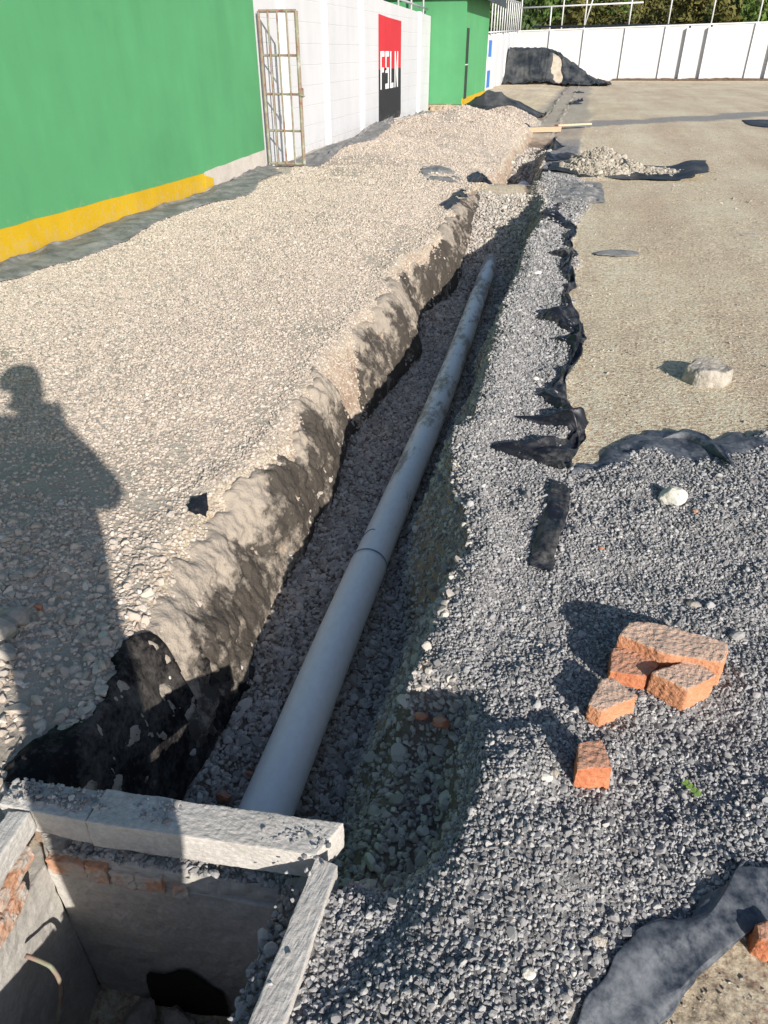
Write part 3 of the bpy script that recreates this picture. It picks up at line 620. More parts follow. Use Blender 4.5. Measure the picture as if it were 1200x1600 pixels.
# tarpaulins farther back
lumpf = lambda x, y: height(x,y,False) + .45*np.exp(-((x+2.75)/.62)**2-((y-23)/.9)**2) + .25*np.exp(-((x+1.9)/.7)**2-((y-23.2)/.7)**2)
drape('tarpaulin', [[(-4.0,21.6),(-3.2,21.4),(-2.4,21.7),(-1.4,22.2)],[(-4.1,22.6),(-3.2,22.5),(-2.4,22.6),(-1.2,22.8)],[(-3.6,23.8),(-3.0,24.0),(-2.2,24.0),(-1.1,23.6)],[(-3.55,24.5),(-2.8,25),(-2,24.8),(-1.2,24.4)]], M['tarp'],
      'grey-green tarpaulin thrown over a low heap before the far green building', 'tarpaulin', px=False, fold=.14, ff=(4,7), lift=.03, seed=27, nu=44, nv=60, extra=lumpf)
drape('tarpaulin', [[(-.55,11.95),(.3,11.75),(1.1,11.75),(1.75,11.85)],[(-.45,12.3),(.3,12.3),(1.1,12.3),(1.85,12.5)],[(-.4,12.9),(.3,13.1),(1.1,13.2),(1.95,13.5)]], M['tarp'],
      'dark tarpaulin strip under the small gravel heap, its end crumpled', 'tarpaulin', px=False, fold=.07, ff=(3,7), lift=.0, seed=28, nu=40, nv=80, ragged=.04,
      extra=lambda x,y: height(x,y,False)-.04*sstep(.02,.06,heap_tarp(x,y))+.012+.08*sstep(1.35,1.7,x))

# ------------------------------------------------------------------ pipe
pp = [(-.695,.90,-.45),(-.704,1.42,-.45),(-.718,2.1,-.453),(-.722,2.58,-.455)]
def along(pts, n): return [tuple(p) for p in cat_rows(np.array(pts), n)]
def pipe_mat():
    m, n, b = nodes('pipe_plastic', .42, .45)
    d = tex(n, 5, 6, .75, stretch=(1,.35,1)); d2 = tex(n, 40, 5, .75, stretch=(1,.5,1)); tc = n.nodes.new('ShaderNodeTexCoord'); sx = n.nodes.new('ShaderNodeSeparateXYZ'); n.links.new(tc.outputs['Object'], sx.inputs[0])
    mr = n.nodes.new('ShaderNodeMapRange'); mr.inputs[1].default_value = 2.2; mr.inputs[2].default_value = 3.6; mr.inputs[3].default_value = -.16; mr.inputs[4].default_value = .02; n.links.new(sx.outputs['Y'], mr.inputs[0])
    ad = n.nodes.new('ShaderNodeMath'); n.links.new(d.outputs[0], ad.inputs[0]); n.links.new(mr.outputs[0], ad.inputs[1])
    a2 = n.nodes.new('ShaderNodeMath'); a2.operation = 'MULTIPLY_ADD'; a2.inputs[1].default_value = .3; n.links.new(d2.outputs[0], a2.inputs[0]); n.links.new(ad.outputs[0], a2.inputs[2])
    fac = ramp(n, a2.outputs[0], [(.64,(0,0,0)),(.74,(1,1,1))])
    film = ramp(n, d2.outputs[0], [(.3,(.82,.795,.75)),(.7,(.92,.90,.87))]); c = mix(n, fac, film, (.44,.385,.31)); n.links.new(c, b.inputs['Base Color'])
    rr = n.nodes.new('ShaderNodeMapRange'); rr.inputs[3].default_value = .42; rr.inputs[4].default_value = .95; n.links.new(fac, rr.inputs[0]); n.links.new(rr.outputs[0], b.inputs['Roughness'])
    return m
M['pipe'] = pipe_mat(); M['bluemark'] = simple('blue_marker', (.10,.20,.30), (.28,.36,.42), 30, .7)
pr = empty('drain_pipe', (-.70, 1.4, -.47), 'long white plastic drain pipe lying along the trench', 'pipe')
tube('pipe_length', along([(a+.012,b,c) for a,b,c in pp], 24), .085, M['pipe'], pr, 40)
tube('pipe_length', along([(-.711,2.50,-.457),(-.714,3.4,-.46),(-.722,4.5,-.46),(-.755,5.8,-.462),(-.80,7.2,-.464),(-.845,8.5,-.466),(-.87,9.2,-.47)], 50), .0805, M['pipe'], pr, 40)
tube('joint_line', [(-.71,2.572,-.455),(-.71,2.583,-.455)], .0856, M['bluemark'], pr, 40)
arc = [(-.712+.0812*math.cos(g), 2.74+.015*math.sin(g*4), -.457+.0812*math.sin(g)) for g in np.linspace(R(100), R(165), 9)]
tube('marker_line', arc, .0022, M['bluemark'], pr, 6)
pf = empty('drain_pipe', (-.86, 12, -.5), 'short stub of white pipe in the far trench opening', 'pipe')
tube('pipe_length', along([(-.87,11.4,-.36),(-.86,12.3,-.33),(-.85,13.0,-.34),(-.85,13.2,-.45)], 12), .105, M['pipe'], pf, 24)

# ------------------------------------------------------------------ concrete pit
pit = empty('inspection_pit', (-.75, .5, -1.0), 'square concrete inspection pit with rough rim in near left corner', 'pit')
def P3(a, z): return [(p[0], p[1], z) for p in a]
BL, BRc, FRc, FLc = (-1.075,.803), (-.465,.850), (-.48,.06), (-1.0,.06)        # inside corners
OBL, OBR, OFR, OFL = (-1.16,.885), (-.335,.955), (-.345,.02), (-1.10,.02)
def wall(name, i0, i1, o1, o0, z0, z1, mat, seed, amp=.004, **k): return prism(name, P3([i0,i1,o1,o0], z1), P3([i0,i1,o1,o0], z0), mat, pit, cuts=6, amp=amp, freq=22, bev=.004, seed=seed, **k)
def shr(a, b, f): return (a[0]+(b[0]-a[0])*f, a[1]+(b[1]-a[1])*f)
wall('pit_wall', BL, BRc, (OBR[0],OBR[1]-.012), (OBL[0]+.01,OBL[1]-.012), -1.08, -.19, M['plaster'], 1, coarse=.006)
wall('pit_wall', (BRc[0]+.002,BRc[1]-.004), FRc, (OFR[0]-.012,OFR[1]), (OBR[0]-.012,OBR[1]-.02), -1.08, -.155, M['plaster'], 2, coarse=.006)
wall('pit_wall', (BL[0]-.001,BL[1]-.003), FLc, (OFL[0],OFL[1]), (OBL[0]+.012,OBL[1]-.02), -1.08, -.172, M['plaster'], 3, coarse=.006)
wall('pit_wall', FRc, FLc, (OFL[0]-.05,-.10), (OFR[0]+.05,-.10), -1.08, -.05, M['plaster'], 4)
# top ledges of mortar, set back from the wall face
def ledge(a, b, c, d, z0, z1, seed): wall('mortar_bed', a, b, c, d, z0, z1, M['mortar'], seed, .008, coarse=.012)
ledge((-1.07,.812),(-.47,.860),(-.345,.940),(-1.14,.870), -.195, -.125, 5)
ledge((-.452,.872),(-.472,.06),(-.36,.03),(-.36,.93), -.165, -.095, 6)
ledge((-1.085,.815),(-1.01,.06),(-1.09,.03),(-1.14,.86), -.06, -.045, 7)
# rim beams
def beam(a, b, c, d, z0, z1, seed, label=None):
    o = prism('rim_beam', P3([a,b,c,d], z1), P3([a,b,c,d], z0), M['conc'], pit, cuts=9, amp=.0013, freq=120, bev=.0035, seed=seed, coarse=.0035, res=.009)
    if label: o['label'] = label
    return o
bk = lambda t, f: (OBL[0]+(OBR[0]-OBL[0])*t + .006*f, OBL[1]+(OBR[1]-OBL[1])*t - f)
beam(bk(.008,.075), bk(.285,.085), bk(.283,0), bk(-.005,.0), -.055, .035, 11, 'shaded short left piece of the back rim')
beam(bk(.29,.088), bk(.955,.085), bk(1.0,-.004), bk(.29,-.002), -.055, .04, 12, 'long right piece of the back rim')
beam((-.372,.872),(-.415,.02),(-.335,.01),(-.318,.862), -.085, .035, 13, 'right rim beam lit by sun')
beam((-1.065,.812),(-1.015,.02),(-1.075,.01),(-1.118,.802), -.03, .035, 14, 'left rim beam')
beam((-1.02,-.02),(-.40,-.02),(-.40,-.10),(-1.02,-.10), -.04, .035, 15)
# brick courses under the rim
def pbrick(a, b, depth, z0, z1, seed, inward):
    a = np.array(a); b = np.array(b); n = np.array(inward)
    ring = [a, b, b-n*depth, a-n*depth]
    prism('brick', P3(ring, z1), P3(ring, z0), M['pitbrick'], pit, cuts=6, amp=.004, freq=60, bev=.004, seed=seed, res=.01, coarse=.006)
d = np.array(BRc)-np.array(BL); L = np.hypot(*d); d /= L; nrm = np.array((d[1], -d[0]))
bx = 0.01
for k, (ln, dz) in enumerate(((.105,0),(.06,.004),(.07,-.003),(.075,.002),(.05,-.012))):
    a = np.array(BL)+d*bx+nrm*(.006+.004*(k%2)); pbrick(a, a+d*(ln-.004), .06, -.205+dz, -.140+dz*2, 20+k, nrm); bx += ln+(0 if k < 3 else .012)
dl = np.array(FLc)-np.array(BL); Ll = np.hypot(*dl); dl /= Ll; nl = np.array((-dl[1], dl[0])); nl = nl if nl[0] > 0 else -nl
for row, (z0, z1, st) in enumerate(((-.105,-.062,.02),(-.165,-.112,.08))):
    t = st
    for k in range(5):
        ln = .15+.03*((k*5+row*3)%4)/3
        if t+ln > Ll: break
        a = np.array(BL)+dl*t+nl*(.003+.005*((k+row)%2)); pbrick(a, a+dl*(ln-.012), .07, z0, z1, 30+row*7+k, nl); t += ln
for k in range(4):
    a = np.array((-.458,.70-.17*k)); pbrick(a, a+np.array((-.003,-.15)), .06, -.205, -.158, 60+k, np.array((-1.,-.02)))
# gravel caught on the ledges, the outlet's shade as a flat dark patch, rubble and the bent bar
n = 2600; t = rng.uniform(0,1,n); s = rng.uniform(0,1,n); wh = rng.integers(0,4,n)
px_ = np.where(wh==0, -1.03+t*.60, np.where(wh==1, -.455+s*.07-.015*t, np.where(wh==2, -1.15+t*.80, -.35-.08*s)))
py_ = np.where(wh==0, .812+.05*t+s*.055, np.where(wh==1, .86-t*.75, np.where(wh==2, .885+.06*t-.06*s, .87-.4*t**3)))
pz_ = np.where(wh==0, -.122, np.where(wh==1, -.095, np.where(wh==2, .036, .034)))
kk = (wh < 2) | ((wh == 2) & ((fbm(px_*9, py_*9, 99, 3) > -.05) & (rng.uniform(0,1,n) < .85))) | ((wh == 3) & (rng.uniform(0,1,n) < .04))
Sg = np.where(wh < 2, .0058, .0042)*np.exp(rng.normal(0,.35,n))
lg = scatter('ledge_gravel', 'grey gravel caught on the ledges and rim of the concrete pit', 'gravel', np.stack([px_,py_,pz_+Sg*.4],-1)[kk], Sg[kk], pR)
m_, n_, b_ = nodes('outlet_shade_paint', .9, .1); b_.inputs['Base Color'].default_value = (.035,.031,.027,1); M['outletshade'] = m_
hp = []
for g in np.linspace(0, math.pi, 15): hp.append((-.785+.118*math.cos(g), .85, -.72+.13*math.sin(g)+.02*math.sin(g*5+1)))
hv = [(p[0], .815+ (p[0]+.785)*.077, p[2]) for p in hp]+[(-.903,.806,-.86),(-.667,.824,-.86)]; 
o = mesh('outlet_shade', hv, [tuple(range(15))+(15,16)][:1], M['outletshade'], pit)  # flat polygon on the wall, the outlet's inner shade painted as dark colour
tube('reinforcing_bar', along([(-1.03,.63,-.25),(-.99,.632,-.265),(-.965,.63,-.28),(-.95,.62,-.33),(-.958,.60,-.40),(-.97,.56,-.50),(-.975,.52,-.62),(-.97,.50,-.80)], 30), .0055, M['rust'], pit, 8)
for k, (x, y, sz, lab) in enumerate(((-.60,.70,.06,'dark rubble stone nearest the right wall on pit floor'),(-.72,.66,.075,'dark rubble stone in the middle of pit floor'),(-.90,.74,.06,'dark rubble stone against the left half of pit floor'),(-.79,.76,.06,'dark rubble stone below the dark outlet patch in pit'),(-.69,.76,.045,'small rubble stone right of the dark outlet patch in pit'),(-.86,.66,.05,'rubble stone nearest the bent bar on pit floor'),(-.66,.60,.05,'rubble stone nearest the camera on pit floor'))):
    tag(rock('rubble_stone', (x,y,-.78), (sz,sz*.8,sz*.6), M['greyrock'], k, 70+k), lab, 'stone', 'rubble on the pit floor')

# ------------------------------------------------------------------ loose bricks
def zt(x, y): return float(height(np.array([x]), np.array([y]))[0])
def loose_brick(top, h, mat, label, seed, spread=.004, tilt=0, name='brick', coarse=.006):
    t = np.array([G(*q, h+.03) for q in top]); c = t.mean(0); zb = zt(c[0], c[1])
    tp = [(p[0], p[1], zb+h+.01+tilt*(p[0]-c[0])) for p in t]
    bt = [(c[0]+(p[0]-c[0])*(1+spread*8), c[1]+(p[1]-c[1])*(1+spread*8), zb-.012) for p in t]
    o = prism(name, [(a-c[0], b-c[1], z-zb) for a,b,z in tp], [(a-c[0], b-c[1], z-zb) for a,b,z in bt], M[mat], None, cuts=9, amp=.0028, freq=85, bev=.005, seed=seed, coarse=coarse, res=.0065)
    o.location = (c[0], c[1], zb)
    return tag(o, label, 'brick', 'loose bricks on the gravel')
loose_brick([(968,990),(985,970),(1018,969),(1138,1002),(1140,1012),(1130,1034),(1040,1020)], .088, 'brickdust', 'whole long pale brick lying behind the brick pieces', 1, tilt=.0)
loose_brick([(958,1004),(1004,1003),(1042,1020),(1014,1049),(954,1040)], .062, 'brick', 'reddish broken brick left of and against the whole brick', 2)
loose_brick([(1020,1048),(1085,1024),(1122,1052),(1076,1075)], .072, 'brickdust', 'broken brick in front of the whole brick, chunky and nearest right', 3)
loose_brick([(938,1062),(960,1059),(997,1088),(940,1112),(919,1102)], .055, 'brickdust', 'wedge-shaped brick piece between the cluster and single brick', 4)
loose_brick([(901,1172),(938,1167),(955,1212),(899,1214)], .062, 'brick', 'small orange half brick lying apart in front of others', 5)
loose_brick([(1188,1436),(1215,1428),(1240,1450),(1215,1470),(1190,1458)], .05, 'brick', 'brick end at the right edge on blue sheet', 6)
# chips
def chip(q, size, mat, label, seed, z=None, cat='brick chip', rz=0., name='brick_chip'):
    p = G(*q) if z is None else G(*q, z); h = zt(p[0], p[1]) if z is None else z
    return tag(rock(name, (p[0],p[1],h+size[2]*.5), size, M[mat], rz, seed, 2), label, cat)
chip((350,1246), (.028,.02,.015), 'brick', 'red brick chip beside the pipe mouth', 1, -.53)
chip((390,1210), (.02,.009,.008), 'brick', 'thin red sliver left of the near pipe end', 2, -.53)
chip((58,943), (.018,.014,.012), 'brick', 'small red chip on the shaded gravel bank', 3)
chip((658,1122), (.022,.016,.014), 'brick', 'left dark red chip stuck in the hollow beside trench', 4, -.09)
chip((688,1132), (.030,.018,.016), 'brick', 'right dark red chip stuck in the hollow beside trench', 5, -.06)
chip((938,866), (.011,.008,.007), 'brick', 'tiny orange chip alone on fine gravel', 6)
chip((1083,812), (.013,.009,.008), 'brickdust', 'tiny pinkish chip beside the cream stone', 7)
# stones
def stone(q, size, mat, label, seed, rz=0, sub=3, sink=.55, z=None, **k):
    p = G(*q) if z is None else G(*q, z); h = zt(p[0], p[1])
    return tag(rock('stone', (p[0],p[1],h+size[2]*sink), size, M[mat], rz, seed, sub, **k), label, 'stone')
def boulder():
    p = [G(*q, .1) for q in ((1072,566),(1088,556),(1128,557),(1150,571),(1136,578),(1095,576))]; c = np.mean(p, 0); zb = zt(c[0], c[1])
    top = [(q[0]-c[0], q[1]-c[1], .088) for q in p]; bot = [((q[0]-c[0])*1.08, (q[1]-c[1])*1.12, -.02) for q in p]
    o = prism('stone', top, bot, M['rock'], None, cuts=7, amp=.006, freq=30, bev=.018, seed=9, coarse=.018, res=.015); o.location = (c[0], c[1], zb)
    tag(o, 'flat-topped pale block of stone alone on the dirt', 'stone')
boulder()
stone((1046,792), (.058,.045,.045), 'whiterock', 'cream white stone sitting on the fine grey gravel', 11, .3)
stone((22,972), (.055,.04,.035), 'greyrock', 'largest grey stone at left edge in the shadow', 12, .5)
stone((4,990), (.05,.045,.04), 'greyrock', 'grey stone cut off by the left edge', 13)
stone((8,1022), (.04,.03,.028), 'greyrock', 'lowest grey stone at the left edge', 14, .2)
stone((112,960), (.030,.016,.015), 'greyrock', 'flat grey stone in the shadow near bank edge', 15, .2)
stone((52,898), (.030,.022,.018), 'greyrock', 'pale angular stone in the upper shadow', 16, .8)
stone((153,872), (.018,.016,.015), 'greyrock', 'round stone close to the shadow edge', 17)
stone((238,982), (.024,.018,.016), 'whiterock', 'cream stone on the sunlit side just past shadow', 18)
stone((228,1024), (.014,.011,.011), 'whiterock', 'small white stone below the cream one near shadow', 19)
stone((837,595), (.022,.012,.012), 'whiterock', 'cream pebble beside the black folded fabric', 20)
stone((837,443), (.035,.02,.018), 'whiterock', 'pale stone on the grey strip near far folds', 21)
stone((846,1250), (.017,.013,.012), 'whiterock', 'white pebble left of the single half brick', 22)
stone((860,1240), (.012,.018,.010), 'rock', 'beige pebble touching the white pebble', 23)
stone((930,1490), (.017,.012,.010), 'rock', 'beige stone beside the near blue sheet', 24)
stone((820,1545), (.014,.012,.009), 'whiterock', 'pale stone low in the near gravel', 25)
stone((1083,948), (.024,.018,.013), 'greyrock', 'flat grey stone lump right behind the bricks', 26)
stone((1172,370), (.09,.05,.012), 'rock', 'flat pale slab half sunk in dirt at right', 27)
# leaf on the gravel
lf = empty('leaf', tuple(G(1081,1231, .03)), 'green compound leaf fragment on the dark gravel', 'leaf')
c0, c1 = G(1068,1219,.035), G(1094,1243,.035); ax = (c1-c0)[:2]; pn = np.array((-ax[1], ax[0])); pn /= np.hypot(*pn)
zb = zt(*((c0+c1)/2)[:2])+.016
tube('stem', [(*(c0[:2]), zb), (*(c1[:2]), zb)], .0009, M['leaf'], lf, 5)
for k in range(4):
    for s in (-1, 1):
        q0 = c0[:2]+ax*(k/4+.02); q1 = c0[:2]+ax*((k+1)/4-.015); L_ = .011
        ring = [q0, q1, q1+pn*s*L_*.8, (q0+q1)/2+pn*s*L_, q0+pn*s*L_*.75]
        v = [(*p, zb+.001+.004*(j > 1)) for j, p in enumerate(ring)]
        mesh('leaflet', v, [(0,1,2,3,4)], M['leaf'], lf)

# ------------------------------------------------------------------ near green building
gb = empty('green_building', (-6.5, 4, 0), 'near green painted building with yellow plinth on the left', 'building')
box('wall', (-9.5,.5,-.3), (-4.65,11.28,2.75), M['green'], gb)
def ragged_strip(name, y0, y1, z0, z1, mat, parent, x=-4.65, t=.012, n=70, seed=0, tail=0):
    V_ = []; Fs = []
    for k in range(n+1):
        y = y0+(y1-y0)*k/n; a = z1(y)+.006*float(vn(np.array(y*5.), np.array(0.), seed)); b = z0(y)
        V_ += [(x,y,b),(x+t,y,b),(x+t,y,a),(x,y,a)]
    for k in range(n):
        i = 4*k
        Fs += [(i+1,i+5,i+6,i+2),(i+2,i+6,i+7,i+3)]
    Fs += [(0,1,2,3),(4*n,4*n+3,4*n+2,4*n+1)]
    return mesh(name, V_, Fs, mat, parent)
lz = lambda y: .30-.0155*(y-5.2)
ragged_strip('plinth', .5, 9.18, lambda y: -.2 if y < 8.2 else -.2+.22*sstep(8.2,8.6,y), lz, M['yellow'], gb, seed=2)
ragged_strip('plinth', 9.18, 9.42, lambda y: .05+.05*(y-9.18), lambda y: .215-.25*(y-9.18), M['yellow'], gb, t=.016, seed=3)
ragged_strip('bare_plinth', 8.3, 11.28, lambda y: -.2, lambda y: .012+.24*sstep(9.14,9.2,y)+.02*(y-9), M['rawconc'], gb, t=.008, seed=4)
box('roof', (-9.9,.2,2.75), (-4.35,11.6,2.85), M['roof'], gb)

# ------------------------------------------------------------------ steel gate
gt = empty('steel_gate', (-4.64, 11.42, .1), 'narrow rusty steel bar gate standing open beside the green building', 'gate')
gx0, gx1, gy, gz0, gz1 = -4.64, -4.085, 11.42, .10, 2.02
def sq(name, a, b, r_): 
    return tube(name, [a, b], r_, M['rust'], gt, 8, smooth=False)
for z in (gz0, gz1): sq('frame_rail', (gx0,gy,z), (gx1,gy,z), .020)
for x in (gx0,gx1): sq('frame_stile', (x,gy,gz0), (x,gy,gz1), .021 if x < -4.5 else .030)
for z in (.545,1.02,1.50): sq('cross_bar', (gx0,gy+.012,z), (gx1,gy+.012,z), .016)
for k in range(3): sq('bar', (gx0+(gx1-gx0)*(k+1)/4,gy-.012,gz0), (gx0+(gx1-gx0)*(k+1)/4,gy-.012,gz1), .0145)
box('latch', (gx1-.01,gy-.03,.98), (gx1+.045,gy+.03,1.10), M['rust'], gt, .006)
tube('latch_bolt', [(gx1-.06,gy-.035,1.02),(gx1+.08,gy-.035,1.0)], .009, M['rust'], gt, 8)

# ------------------------------------------------------------------ left white wall
ww_ = empty('white_wall', (-4.8, 18, 0), 'long white painted block wall with pillars beside the gravel bank', 'wall')
pil = [12.45, 14.55, 17.0, 22.95]
ends = [11.3]+pil+[24.55]
topz = lambda y: 2.62-.018*(y-12)
for a, b in zip(ends[:-1], ends[1:]):
    a_, b_ = (a+.11 if a in pil else a), (b-.11 if b in pil else b)
    v = [(-4.9,a_,-.3),(-4.7,a_,-.3),(-4.7,b_,-.3),(-4.9,b_,-.3),(-4.9,a_,topz(a_)),(-4.7,a_,topz(a_)),(-4.7,b_,topz(b_)),(-4.9,b_,topz(b_))]
    mesh('wall_panel', v, [(0,3,2,1),(4,5,6,7),(0,1,5,4),(1,2,6,5),(2,3,7,6),(3,0,4,7)], M['whiteL'], ww_)
for y in pil: box('pillar', (-4.92,y-.11,-.3), (-4.655,y+.11,topz(y)+.02), M['whiteP'], ww_, .01)
mu = mesh('mural', [(-4.697,18.45,1.2),(-4.697,20.72,1.2),(-4.697,20.72,2.17),(-4.697,19.4,2.2),(-4.697,18.45,2.24)], [(0,1,2,3,4)], M['red'], ww_)
mu['label'] = 'red and black painted party flag with white lettering'
mb = mesh('black_field', [(-4.6965,18.45,.16),(-4.6965,20.62,.12),(-4.6965,20.76,.2),(-4.6965,20.72,1.2),(-4.6965,18.45,1.2)], [(0,1,2,3,4)], M['black'], mu)
def letters():
    V_, Fs = [], []
    def quad(pts):
        i = len(V_); V_.extend([(-4.693, p[0], p[1]) for p in pts]); Fs.append(tuple(range(i, i+len(pts))))
    z0, z1 = .80, 1.55; W = .40
    def bar(a, b, c, d, o): quad([(o+a*W, z0+(z1-z0)*b), (o+c*W, z0+(z1-z0)*b), (o+c*W, z0+(z1-z0)*d), (o+a*W, z0+(z1-z0)*d)])
    o = 18.60
    bar(0,0,.28,1,o); bar(.28,.86,.95,1,o); bar(.28,.45,.8,.58,o)
    o += .47
    bar(0,.86,.9,1,o); bar(0,.5,.28,.86,o); bar(0,.43,.9,.57,o); bar(.62,.14,.9,.43,o); bar(0,0,.9,.14,o)
    o += .47
    bar(0,0,.3,1,o); bar(.3,0,.9,.14,o)
    o += .47
    bar(0,0,.26,1,o); bar(.68,0,.94,1,o); quad([(o+.26*W,z1),(o+.26*W,z1-.25),(o+.68*W,z0),(o+.68*W,z0+.25)])
    return mesh('lettering', V_, Fs, M['letter'], mu)
letters()
# rails and posts above the near white wall
tf = empty('wall_rail', (-4.8, 21, 2.4), 'thin metal rail and posts on top of the near white wall', 'railing')
tube('rail', [(-4.8,17.5,topz(17.5)+.16),(-4.8,24.5,topz(24.5)+.16)], .03, M['galv'], tf, 8)
for y in (17.6,19.2,20.8,22.3,23.9): tube('post', [(-4.8,y,topz(y)-.05),(-4.8,y,topz(y)+1.3)], .028, M['galv'], tf, 8)

# ------------------------------------------------------------------ far green building
fb_ = empty('green_building', (-5.2, 27, 0), 'far small green building with dark door and yellow plinth', 'building')
box('wall', (-6.8,24.6,.2), (-3.7,30.0,2.95), M['green'], fb_)
box('side_facing', (-3.7,24.62,.2), (-3.688,30.0,2.94), M['greenside'], fb_)
box('plinth', (-3.7,24.6,.12), (-3.675,30.02,.36), M['yellow'], fb_)
box('foundation', (-6.8,24.63,-.4), (-3.71,30.0,.2), M['stone'], fb_)
for k,(a,b,z0,z1) in enumerate(((-4.63,-4.25,-.25,.14),(-4.24,-3.9,-.2,.05),(-3.9,-3.72,-.25,.17),(-4.22,-3.92,.06,.19))):
    prism('foundation_stone', [(a,24.45,z1),(b,24.45,z1),(b,24.7,z1),(a,24.7,z1)], [(a,24.43,z0),(b,24.43,z0),(b,24.7,z0),(a,24.7,z0)], M['stone'], fb_, cuts=4, amp=.03, freq=6, bev=.03, seed=k)
dr = box('door', (-3.70,24.74,.33), (-3.672,25.32,2.12), M['door'], fb_)
for z in (1.2,): box('door_rail', (-3.672,24.75,z), (-3.664,25.31,z+.03), M['galv'], dr)
for y in (24.70,25.32): box('door_frame', (-3.70,y,.33), (-3.668,y+.04,2.16), M['green'], dr)
box('roof', (-7.2,24.2,2.95), (-3.2,30.5,3.06), M['roof'], fb_)
box('fascia', (-3.22,24.18,2.80), (-3.19,30.52,2.95), M['roof'], fb_)

# ------------------------------------------------------------------ left wall beyond
w2 = empty('white_wall', (-4.75, 42, 0), 'white boundary wall with blue flag beyond the far green building', 'wall')
t2 = lambda y: 2.12+.025*(y-38)
e2 = list(np.arange(30.05, 53.9, 2.65))
for k,(a,b) in enumerate(zip(e2[:-1], e2[1:])):
    v = [(-4.9,a,-.3),(-4.68,a,-.3),(-4.68,b-.2,-.3),(-4.9,b-.2,-.3),(-4.9,a,t2(a)),(-4.68,a,t2(a)),(-4.68,b-.2,t2(b)),(-4.9,b-.2,t2(b))]
    mesh('wall_panel', v, [(0,3,2,1),(4,5,6,7),(0,1,5,4),(1,2,6,5),(2,3,7,6),(3,0,4,7)], M['whiteL'], w2)
    box('pillar', (-4.92,b-.2,-.3), (-4.62,b,t2(b)+.05), M['whiteP'], w2)
fl = mesh('flag', [(-4.676,36.6,.12),(-4.676,39.6,.12),(-4.676,39.6,1.95),(-4.676,36.6,1.95)], [(0,1,2,3)], M['whiteP'], w2)
for z0, z1 in ((.12,.80),(1.33,1.97)): mesh('blue_stripe', [(-4.672,36.6,z0),(-4.672,39.6,z0),(-4.672,39.6,z1),(-4.672,36.6,z1)], [(0,1,2,3)], M['blue'], fl)
f2 = empty('metal_fence', (-4.8, 44, 2.2), 'close-set metal posts on top of the left boundary wall', 'fence')
for y in np.arange(36.5,53.8,1.15): tube('post', [(-4.8,y,t2(y)-.05),(-4.8,y,t2(y)+1.55)], .035, M['galv'], f2, 6)
for dz in (.12,1.5): tube('rail', [(-4.8,36,t2(36)+dz),(-4.8,53.9,t2(53.9)+dz)], .035, M['galv'], f2, 6)

# ------------------------------------------------------------------ far wall
w3 = empty('white_wall', (10, 54.1, 0), 'long white boundary wall closing the far end of the yard', 'wall')
t3 = lambda x: 2.56+.026*(x+4.8) if x < 12 else 3.0
px3 = [-4.9,-2.75,-.72,1.7,4.0,5.2,6.4,8.95,10.05]+list(np.arange(12.5,70,2.4))
for k,(a,b) in enumerate(zip(px3[:-1], px3[1:])):
    v = [(a,54,-.3),(b,54,-.3),(b,54.2,-.3),(a,54.2,-.3),(a,54,t3(a)),(b,54,t3(b)),(b,54.2,t3(b)),(a,54.2,t3(a))]
    a2 = a+.11
    v = [((a2 if i in (0,3,4,7) else q[0]),)+q[1:] for i, q in enumerate(v)]
    mesh('wall_panel', v, [(0,3,2,1),(4,5,6,7),(0,1,5,4),(1,2,6,5),(2,3,7,6),(3,0,4,7)], M['whiteF'], w3)
    dd = .22 if round(a,2) in (5.2,6.4,10.05) else .10
    box('pillar', (a-.11,54-dd,-.3), (a+.11,54.22,t3(a)-(.12 if dd > .2 else 0)), M['whiteP'], w3)
    cp = box('capping', (a,53.96,0), (b,54.25,.07), M['galv'], w3)
    for vv in cp.data.vertices: vv.co.z += t3(a)+(t3(b)-t3(a))*((vv.co.x-a)/(b-a))+.004
f3 = empty('metal_fence', (5, 54.1, 2.7), 'tall metal posts and rail fence on top of the far wall', 'fence')
for x in (-4.7,-2.9,-2.2,-.85,1.75,4.0,6.4,8.95,11.5,14,16.5,19,22): tube('post', [(x,54.1,t3(x)-.1),(x-.02,54.1,t3(x)+(2.6 if x != -2.9 else 1.25))], .045, M['galv'], f3, 8)
tube('rail', [(-4.8,54.1,3.78),(2.4,54.1,3.98)], .045, M['galv'], f3, 8)
tube('brace', [(-.85,54.1,2.75),(-.35,54.1,5.0)], .04, M['galv'], f3, 8)
tube('pipe_rail', [(-3.9,54.1,2.82),(70,54.1,3.22)], .06, M['roof'], f3, 8)
# earth bank at the foot of the far wall
x = np.linspace(1.3, 40, 130); y = np.linspace(53.3, 53.99, 6); A, B = np.meshgrid(x, y, indexing='ij')
Z = height(A,B)+.16*sstep(53.3,53.7,B)*(.6+.6*np.abs(fbm(A*2,B*2,140,3)))-.01
o = mesh('earth_bank', np.stack([A,B,Z],-1).reshape(-1,3), grid_faces(130,6), simple('leafy_earth', (.09,.055,.035), (.2,.13,.08), 5, .95, 12, .6, .05)); tag(o, kind='structure')

